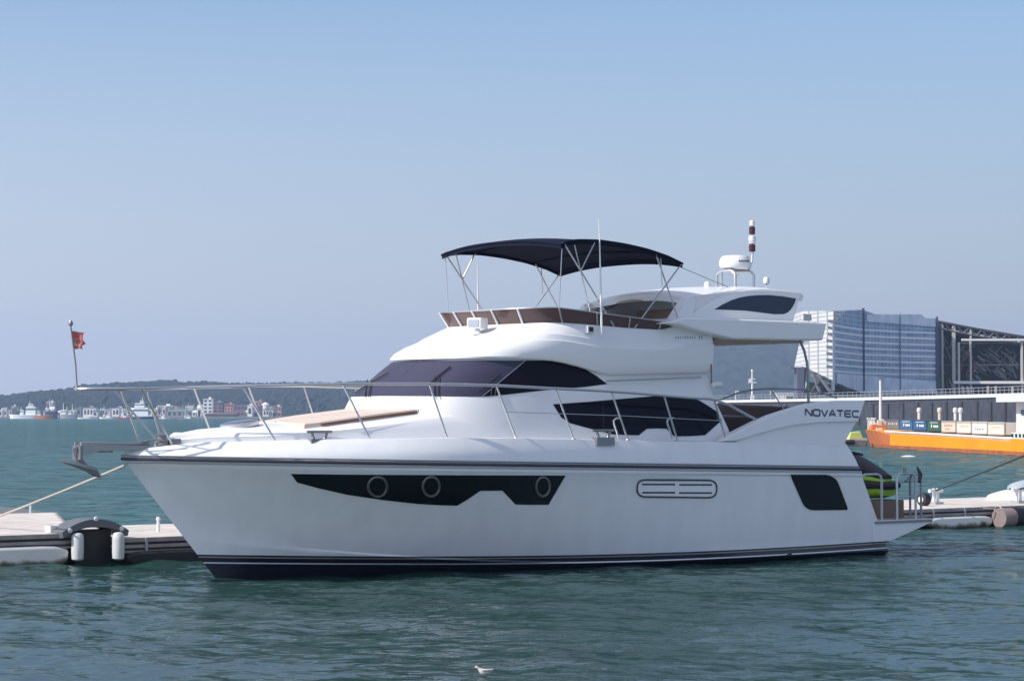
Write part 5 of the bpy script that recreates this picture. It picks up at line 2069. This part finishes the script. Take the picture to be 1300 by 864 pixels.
# cockpit: bulkhead trim, seats, wood table edge
MB().box((1.45, 0, 2.2), (.22, 3.6, .1)).build("transom_top", GEL, yacht, smooth=0, bevel=.03)
se = MB()
se.prism([(1.35, 1.4, 2.2), (.95, 1.4, 2.2), (.95, -1.5, 2.2), (1.35, -1.5, 2.2)], [(1.15, 1.4, 2.82), (.95, 1.4, 2.82), (.95, -1.5, 2.92), (1.15, -1.5, 2.92)])
se.build("cockpit_seat", SEAT, yacht, smooth=0, bevel=.05)
sb_ = MB()
sb_.prism([(3.75, .9, 2.22), (2.2, .9, 2.22), (2.2, -.6, 2.22), (3.75, -.6, 2.22)], [(3.5, .9, 2.66), (2.2, .9, 2.66), (2.2, -.6, 2.72), (3.5, -.6, 2.66)])
sb_.build("cockpit_seat", SEAT, yacht, smooth=0, bevel=.05)
MB().box((2.9, -1.5, 2.45), (2.6, .15, .7)).build("cockpit_side", TAUPE, yacht, smooth=0)
for sgn in (1, -1):
    pts = [bp(915, 507, 1.95), bp(940, 497.5, 1.95), bp(960, 494, 1.95), bp(978, 493, 1.95), bp(1020, 494.2, 1.95), bp(1045, 499, 1.95), bp(1062, 505, 1.95)]
    MB().tube([(p.x, sgn * p.y, p.z) for p in pts], .016, 8).tube([(pts[3].x, sgn * 1.95, pts[3].z), (bp(995, 516, 2.05).x, sgn * 2.05, bp(995, 519, 2.05).z)], .013, 8).build("cockpit_rail", STEEL_D, yacht)
    pp_ = [bp(1015, 431, 1.85), bp(1021, 445, 1.86), bp(1024.5, 460, 1.87), bp(1025.5, 475, 1.88), bp(1026.5, 513, 1.9)]
    MB().tube([(p.x, sgn * p.y, p.z) for p in pp_], .026, 8).build("overhang_post", STEEL_D, yacht)

# ================================================================== JET SKI on the platform
jw = M_BOAT @ Vector((-.62, .45, .675))
jet = thing("jet_ski", "black and lime green jet ski sitting crosswise on the yacht's stern platform", "jet ski", jw, math.pi + TH + math.pi / 2)
# local x towards the bow of the ski (yacht port side), y across
def ski_loft(secs, name, m_, **kw):
    mb_ = MB()
    rows_ = []
    for x, w, z0_, z1_ in secs:
        r2 = []
        for k in range(14):
            a = 2 * math.pi * k / 14
            cz, sz_ = math.cos(a), math.sin(a)
            r2.append((x, w * math.copysign(abs(cz) ** .7, cz), (z0_ + z1_) / 2 + (z1_ - z0_) / 2 * math.copysign(abs(sz_) ** .8, sz_)))
        rows_.append(r2)
    mb_.grid(rows_, closed=True)
    mb_.add(rows_[0], [tuple(range(14))])
    mb_.add(rows_[-1], [tuple(range(13, -1, -1))])
    return mb_.build(name, m_, jet, smooth=50, **kw)


ski_loft([(-1.5, .42, .40, .62), (-.8, .50, .36, .66), (.2, .50, .34, .66), (.9, .40, .38, .64), (1.15, .28, .44, .62)], "hull", LIME)
ski_loft([(-1.5, .44, .58, .74), (-.7, .52, .52, .76), (.3, .52, .50, .76), (.9, .42, .52, .74), (1.25, .26, .56, .72), (1.42, .06, .60, .68)], "side_panel", BLACK)
ski_loft([(-1.5, .36, .68, .80), (-.6, .42, .70, .86), (.3, .44, .70, .88), (.9, .34, .68, .82), (1.2, .20, .68, .74)], "deck", LIME)
ski_loft([(-1.4, .18, .74, 1.0), (-.9, .22, .76, 1.08), (-.35, .24, .80, 1.12), (.05, .30, .80, 1.30), (.40, .32, .78, 1.16), (.80, .27, .76, .98), (1.12, .14, .74, .84)], "seat_cover", mat("black_navy_cover", (0.014, 0.015, 0.025), .55))
MB().tube([(.12, -.36, 1.22), (.2, 0, 1.27), (.12, .36, 1.22)], .025, 8).build("handlebar", BLACK, jet)
ck = MB()
for x in (-.9, .95):
    ck.box((x, 0, .17), (.5, .8, .36))
ck.box((0, 0, .03), (2.3, .6, .05))
o = ck.build("cradle", TAUPE, None, smooth=0, bevel=.02)
o.location = jw
o.rotation_euler = (0, 0, math.pi + TH + math.pi / 2)
tag(o, "brown box cradle under the jet ski on the stern platform", "cradle")

# ================================================================== PONTOONS (parallel to the yacht, starboard side)
DECKB = mat("bleached_deck_boards", (0.62, 0.56, 0.51), 0.8, vary=.22, vscale=1.5)
FASC = mat("weathered_fascia_timber", (0.32, 0.28, 0.265), 0.75, vary=.25, vscale=2.5)
FASCD = mat("dark_fascia_groove", (0.06, 0.055, 0.055), 0.8)
GALV = mat("galvanised_steel", (0.45, 0.45, 0.46), 0.45, metal=.5)
ARCHM = mat("dark_grey_ramp_plate", (0.13, 0.135, 0.15), 0.5, vary=.1)


def float_mat(nm, c):
    m = mat(nm, c, .65)
    nt_ = m.node_tree
    b2 = nt_.nodes["Principled BSDF"]
    tc_ = nt_.nodes.new("ShaderNodeTexCoord")
    sx_ = nt_.nodes.new("ShaderNodeSeparateXYZ")
    nt_.links.new(tc_.outputs["Object"], sx_.inputs[0])
    nz_ = nt_.nodes.new("ShaderNodeTexNoise")
    nz_.inputs["Scale"].default_value = 2.5
    nz_.inputs["Detail"].default_value = 6
    nt_.links.new(tc_.outputs["Object"], nz_.inputs["Vector"])
    ad = nt_.nodes.new("ShaderNodeMath")
    ad.operation = 'MULTIPLY_ADD'
    nt_.links.new(nz_.outputs[0], ad.inputs[0])
    ad.inputs[1].default_value = -.34
    nt_.links.new(sx_.outputs[2], ad.inputs[2])
    cr_ = nt_.nodes.new("ShaderNodeValToRGB")
    e_ = cr_.color_ramp.elements
    e_[0].position, e_[0].color = 0.0, (0.02, 0.02, 0.015, 1)
    e_[1].position, e_[1].color = 0.12, (*c, 1)
    k_ = e_.new(0.05)
    k_.color = (0.16, 0.13, 0.09, 1)
    ad2 = nt_.nodes.new("ShaderNodeMath")
    ad2.operation = 'ADD'
    nt_.links.new(ad.outputs[0], ad2.inputs[0])
    ad2.inputs[1].default_value = .17
    nt_.links.new(ad2.outputs[0], cr_.inputs[0])
    nt_.links.new(cr_.outputs[0], b2.inputs["Base Color"])
    return m


FLOATM = float_mat("stained_white_float", (0.70, 0.70, 0.67))
FLOATG = float_mat("stained_grey_float", (0.30, 0.31, 0.31))
RZ = math.pi + TH


def BW(x, y, z=0):
    return M_BOAT @ Vector((x, y, z))


def pontoon(name, label, x0, x1, yf, yw, zt, floats=(), brackets=True, slant=0.0):
    """deck raft from x0 to x1 in the yacht's frame, front edge at y = yf"""
    t = thing(name, label, "pontoon", BW((x0 + x1) / 2, yf, 0), RZ)
    L = x1 - x0
    dk = MB()
    nb = int(yw / .28)
    for k in range(nb):
        dk.box((-slant * yw * (k + .5) / nb / 2, -yw * (k + .5) / nb, zt - .03), (L + slant * yw * (k + .5) / nb, yw / nb - .008, .05))
    dk.build("deck", DECKB, t, smooth=0)
    MB().box((0, -yw / 2, zt - .10), (L - .02, yw - .1, .09)).build("frame", FASCD, t, smooth=0)
    for k, (dz, hh, m_, o2) in enumerate(((-.045, .075, FASC, .05), (-.105, .035, FASCD, .015), (-.16, .06, FASC, .045), (-.215, .035, FASCD, .015), (-.255, .04, FASC, .04))):
        MB().box((0, o2 / 2, zt + dz), (L, o2, hh)).build("fascia_board", m_, t, smooth=0)
    for fx0, fx1, m_, zh in floats:
        fl = MB()
        c0, c1 = fx0 - (x0 + x1) / 2, fx1 - (x0 + x1) / 2
        prof = [(c0, zh * .78), (c0 + .25, zh * .97), (c0 + .5, zh), (c1 - .5, zh), (c1 - .25, zh * .97), (c1, zh * .78), (c1 - .02, .05), (c1 - .5, -.25), (c0 + .5, -.25), (c0 + .02, .05)]
        fl.prism([(x, .14, z) for x, z in prof], [(x, -1.6, z) for x, z in prof])
        fl.build("float", m_, t, smooth=40, bevel=.05)
    if brackets:
        n_ = int(L / 1.1)
        for k in range(n_):
            MB().box((-L / 2 + L * (k + .5) / n_, .065, zt - .15), (.05, .03, .28)).build("bracket", GALV, t, smooth=0)
    return t


pontoon("pontoon", "wooden decked pontoon left of the arched ramp, on a grimy white float", 13.75, 21.5, -4.85, 8.4, .575,
        floats=((13.9, 17.6, FLOATM, .36), (17.8, 20.9, FLOATM, .36)), brackets=False, slant=.47)
pontoon("pontoon", "long wooden decked pontoon running behind the yacht to the right edge", -16.0, 13.02, -4.55, 4.4, .47,
        floats=tuple((x, x + 2.3, FLOATG if k > 9 else FLOATM, .26) for k, x in enumerate(np.arange(-15.8, 9.5, 2.5))) + ((9.35, 12.9, mat("black_float", (.02, .02, .022), .6), .22),))
for px, py, lab in ((201, 657, "short white post on the pontoon beside the yacht's bow"), (228, 652, "small white ball topped post at the pontoon's far edge by the bow")):
    p = bp(px, py + 6, -6.2)
    o = MB().lathe([(.035, 0), (.03, .22), (.045, .23), (.03, .29)], (0, 0, 0), 12).build("dock_post", PLAST)
    o.location = BW(p.x, -6.2, .46)
    tag(o, lab, "post")
# ramp between the two pontoons
rp = thing("ramp", "arched dark grey ramp plate bridging the two pontoons over a black gap", "ramp", BW(13.42, -4.72, 0), RZ)
ar = MB()
rows_t, rows_b = [], []
for k in range(15):
    x = -.67 + 1.34 * k / 14
    z = .60 + .22 * (1 - (x / .67) ** 2)
    rows_t.append([(x, .10, z), (x, -.42, z + .01)])
    rows_b.append([(x * .97, .10, z - .10 - .05 * (1 - abs(x) / .67)), (x * .97, -.42, z - .14)])
ar.grid(rows_t)
ar.grid(rows_b)
ar.grid([[r_[0] for r_ in rows_t], [r_[0] for r_ in rows_b]])
ar.grid([[r_[1] for r_ in rows_t], [r_[1] for r_ in rows_b]])
ar.add([rows_t[0][0], rows_t[0][1], rows_b[0][1], rows_b[0][0]], [(0, 1, 2, 3)])
ar.add([rows_t[-1][0], rows_t[-1][1], rows_b[-1][1], rows_b[-1][0]], [(3, 2, 1, 0)])
ar.build("plate", ARCHM, rp, smooth=40, merge=.001)
MB().box((-.02, -.22, .20), (.72, .36, .84)).build("gap_shade_block", BLACK, rp, smooth=0)  # black block stands in for the shade under the arch
for x, z in ((-.52, .66), (.52, .66), (0, .79)):
    MB().lathe([(.045, 0), (.04, .02), (.01, .03)], (x, .10, z - (.03 if x else -.035)), 12, 'y').build("bolt", PLAST, rp)
FENDM = mat("white_vinyl_fender", (0.62, 0.63, 0.62), .45, vary=.08, vscale=6)
for px, lab in ((98.5, "white cylindrical fender hanging at the left side of the ramp gap"), (150.2, "white cylindrical fender hanging at the right side of the ramp gap")):
    d = bray(px, 690)
    fy_ = -4.62 if px < 120 else -4.40
    p = EYE_B + d * ((fy_ - EYE_B.y) / d.y)
    o = MB().lathe([(.03, -.25), (.07, -.245), (.105, -.22), (.112, -.1), (.112, .12), (.105, .20), (.08, .235), (.03, .25)], (0, 0, 0), 20).build("fender", FENDM)
    o.location = BW(p.x, fy_, .335)
    tag(o, lab, "fender")
# small dock box
p = bp(73, 673, -5.05)
bx = thing("dock_box", "small white and silver box on the corner of the left pontoon", "box", BW(p.x, -5.15, .578), RZ)
MB().box((0, 0, .065), (.30, .22, .13)).build("body", PLAST, bx, smooth=0, bevel=.012)
MB().box((-.06, .112, .065), (.12, .012, .10)).build("plate", GALV, bx, smooth=0)
p = bp(62, 687, -4.8)
# low grey hull behind left pontoon
gh = thing("float_raft", "low dark grey raft lying behind the left pontoon", "raft", at(0, 655, 58), .05)
gh.location.z = 0
g2 = MB()
pr = [(-2.2, .05), (-2.2, .60), (-.2, .62), (.8, .50), (1.35, .33), (1.4, .05)]
g2.prism([(x, -1.2, z - .2) for x, z in pr], [(x, 1.2, z - .2) for x, z in pr])
g2.build("hull", mat("dull_grey_raft", (0.16, 0.17, 0.18), .7), gh, smooth=0, bevel=.05)
MB().box((.9, -1.1, .42), (.05, .05, .22)).build("post", PLAST, gh, smooth=0)

# right hand end fittings
def mooring_cleat(px, py, y, lab, black=True, zt=.46):
    p_ = bp(px, py, y)
    t = thing("mooring_cleat", lab, "mooring cleat", BW(p_.x, y, zt), RZ)
    MB().box((0, 0, .03), (.30, .26, .06)).build("base", GALV, t, smooth=0)
    MB().tube([(-.07, 0, .05), (-.07, 0, .40)], .04, 8).tube([(.07, 0, .05), (.07, 0, .40)], .04, 8).build("post", PLAST, t)
    MB().tube([(-.24, 0, .34), (.24, 0, .34)], .045, 8).build("crossbar", PLAST, t)
    if black:
        MB().lathe([(.05, -.14), (.13, -.10), (.15, 0), (.13, .10), (.05, .14)], (.02, .25, .10), 16, 'x').build("roller", BLACK, t)
        MB().lathe([(.085, 0), (.08, .02)], (.14, .25, .10), 14, 'x').build("roller_cap", PLAST, t)
    return t


mooring_cleat(1188, 640, -6.4, "double post mooring cleat holding the dark rope, by the yacht's stern", False)
mooring_cleat(1293, 640, -5.6, "mooring cleat with black rope coil at the right edge of the pontoon", False)
p = bp(1173, 637, -5.9)
wh = thing("roller_buoy", "black rubber dock wheel with a white hub behind the stern rail", "wheel", BW(p.x, -5.9, .62), RZ)
MB().lathe([(.09, -.11), (.155, -.09), (.17, 0), (.155, .09), (.09, .11)], (0, 0, 0), 20, 'x').build("tyre", BLACK, wh)
MB().lathe([(.085, .10), (.08, .125), (.03, .13)], (0, 0, 0), 16, 'x').build("hub", PLAST, wh)
# roller fender lashed to the pontoon
p = bp(1280, 655, -4.30)
rfn = thing("roller_fender", "big brown drum fender with a black end lashed to the pontoon", "fender", BW(p.x, -4.22, .20), RZ)
MB().lathe([(.20, -.02), (.235, 0), (.24, .42), (.23, .44)], (0, 0, 0), 24, 'x').build("drum", mat("brown_grey_drum", (0.24, 0.19, 0.18), .8, vary=.15), rfn)
MB().lathe([(.20, -.42), (.235, -.40), (.25, -.1), (.24, -.015)], (0, 0, 0), 24, 'x').build("drum_end", BLACK, rfn)
MB().tube([(.44, 0, .1), (.52, -.1, .22), (.75, -.22, .24)], .016, 6).tube([(.40, .1, .2), (.3, -.1, .28), (.2, -.25, .27)], .016, 6).build("lashing", ROPE, rfn)
# white tender upturned on the dock
p = bp(1275, 640, -7.2)
td = thing("tender", "white upturned tender with a grey bubble top lying on the pontoon at the right", "boat", BW(p.x - 1.0, -7.0, .47), RZ)
pr = []
tb = MB()
for x, w, h in ((1.75, .10, .10), (1.5, .40, .20), (1.0, .60, .27), (0, .70, .34), (-1.0, .70, .36), (-2.0, .62, .34), (-2.3, .5, .30)):
    pr.append([(x, w * math.cos(a), h * math.sin(a) ** .8 if a not in (0, math.pi) else 0) for a in np.linspace(0, math.pi, 11)])
tb.grid(pr)
tb.add(pr[-1], [tuple(range(11))])
tb.add(pr[0], [tuple(range(10, -1, -1))])
tb.build("hull", PLAST, td, smooth=50)
bb = MB()
bb.grid([[(x, y * math.cos(a), .28 + z * max(0, math.sin(a))) for a in np.linspace(0, math.pi, 9)] for x, y, z in ((1.0, .04, .04), (.8, .28, .17), (.4, .36, .24), (-.1, .34, .24), (-.5, .2, .12))])
bb.build("bubble_top", mat("grey_bubble_plastic", (0.42, 0.46, 0.50), .25), td, smooth=50)

# mooring lines
def rope(name, label, pts, r, m_, sag=.0):
    a_, b_2 = Vector(pts[0]), Vector(pts[1])
    q_ = []
    for k in range(25):
        t = k / 24
        v = a_.lerp(b_2, t)
        v.z -= sag * 4 * t * (1 - t)
        q_.append(v)
    o_ = MB().tube(q_, r, 8).build(name, m_)
    return tag(o_, label, "rope")


bowpt = M_BOAT @ Vector((15.38, .03, 1.90))
dk = BW(17.8, -5.6, .58)
v0 = at(0, 652, 1)
end = at(-26, 663.5, dk.y)
end = at(-30, 665.5, (ground(-30, 665.5, .60)).y)
rope("bow_line", "pale mooring rope from the yacht's bow down to the left pontoon", (bowpt, end), .021, ROPE, .02)
p = bp(1187, 633, -6.4)
a_ = BW(p.x, -6.4, .80)
b2 = at(1380, 544, a_.y - 6)
rope("stern_line", "dark mooring rope rising from the pontoon cleat to the right", (a_, b2), .024, ROPE_D, .03)
p = bp(1294, 631, -5.6)
a_ = BW(p.x, -5.6, .82)
rope("second_line", "short dark rope leaving the cleat at the right picture edge", (a_, at(1370, 603, a_.y - 3)), .024, ROPE_D, .01)

# ================================================================== GULL and foam on the near water
gp = ground(614, 855)
gull = thing("gull", "small pale gull swimming on the near water", "bird", gp, math.radians(185))
gull.scale = (.55, .55, .55)
gb = MB()
secs = [(-.17, .012, .075, .02), (-.12, .030, .070, .025), (-.05, .052, .045, .05), (.02, .055, .045, .06), (.07, .043, .06, .055), (.095, .026, .095, .035), (.115, .022, .125, .027), (.135, .023, .137, .026), (.155, .016, .137, .018), (.165, .006, .134, .007)]
rows = []
for x, w, zc_, hz in secs:
    rows.append([(x, w * math.cos(a), zc_ + hz * math.sin(a)) for a in np.linspace(0, 2 * math.pi, 13)[:-1]])
gb.grid(rows, closed=True)
gb.add(rows[0], [tuple(range(12))])
gb.add(rows[-1], [tuple(range(11, -1, -1))])
gb.build("body", mat("pale_feathers", (0.60, 0.56, 0.53), .8), gull, smooth=70)
MB().lathe([(.008, 0), (.006, .02), (.001, .042)], (.162, 0, .132), 8, 'x').build("beak", mat("orange_beak", (.45, .2, .05), .5), gull)
for sgn in (1, -1):
    wm = MB()
    rr = [(.04, .050, .075), (-.02, .058, .08), (-.10, .045, .085), (-.19, .016, .09), (-.10, .035, .055), (-.02, .054, .045)]
    wm.prism([(x, sgn * y, z) for x, y, z in rr], [(x, sgn * (y + .008), z) for x, y, z in rr])
    wm.build("wing", mat("grey_wing_feathers", (.30, .29, .30), .8), gull, smooth=40)
    MB().lathe([(.004, -.003), (.004, .003)], (.143, sgn * .021, .146), 8, 'y').build("eye", BLACK, gull)

# ================================================================== HAZE over the harbour
hz_ = bpy.data.materials.new("harbour_haze")
hz_.use_nodes = True
nt = hz_.node_tree
nt.nodes.remove(nt.nodes["Principled BSDF"])
pv = nt.nodes.new("ShaderNodeVolumePrincipled")
pv.inputs["Color"].default_value = (0.52, 0.69, 1.0, 1)
pv.inputs["Density"].default_value = 0.00015
pv.inputs["Anisotropy"].default_value = 0.2
nt.links.new(pv.outputs[0], nt.nodes["Material Output"].inputs["Volume"])
tag(MB().box((0, 0, 84.0), (10400, 10400, 172.0)).build("haze", hz_, smooth=0), kind="stuff")
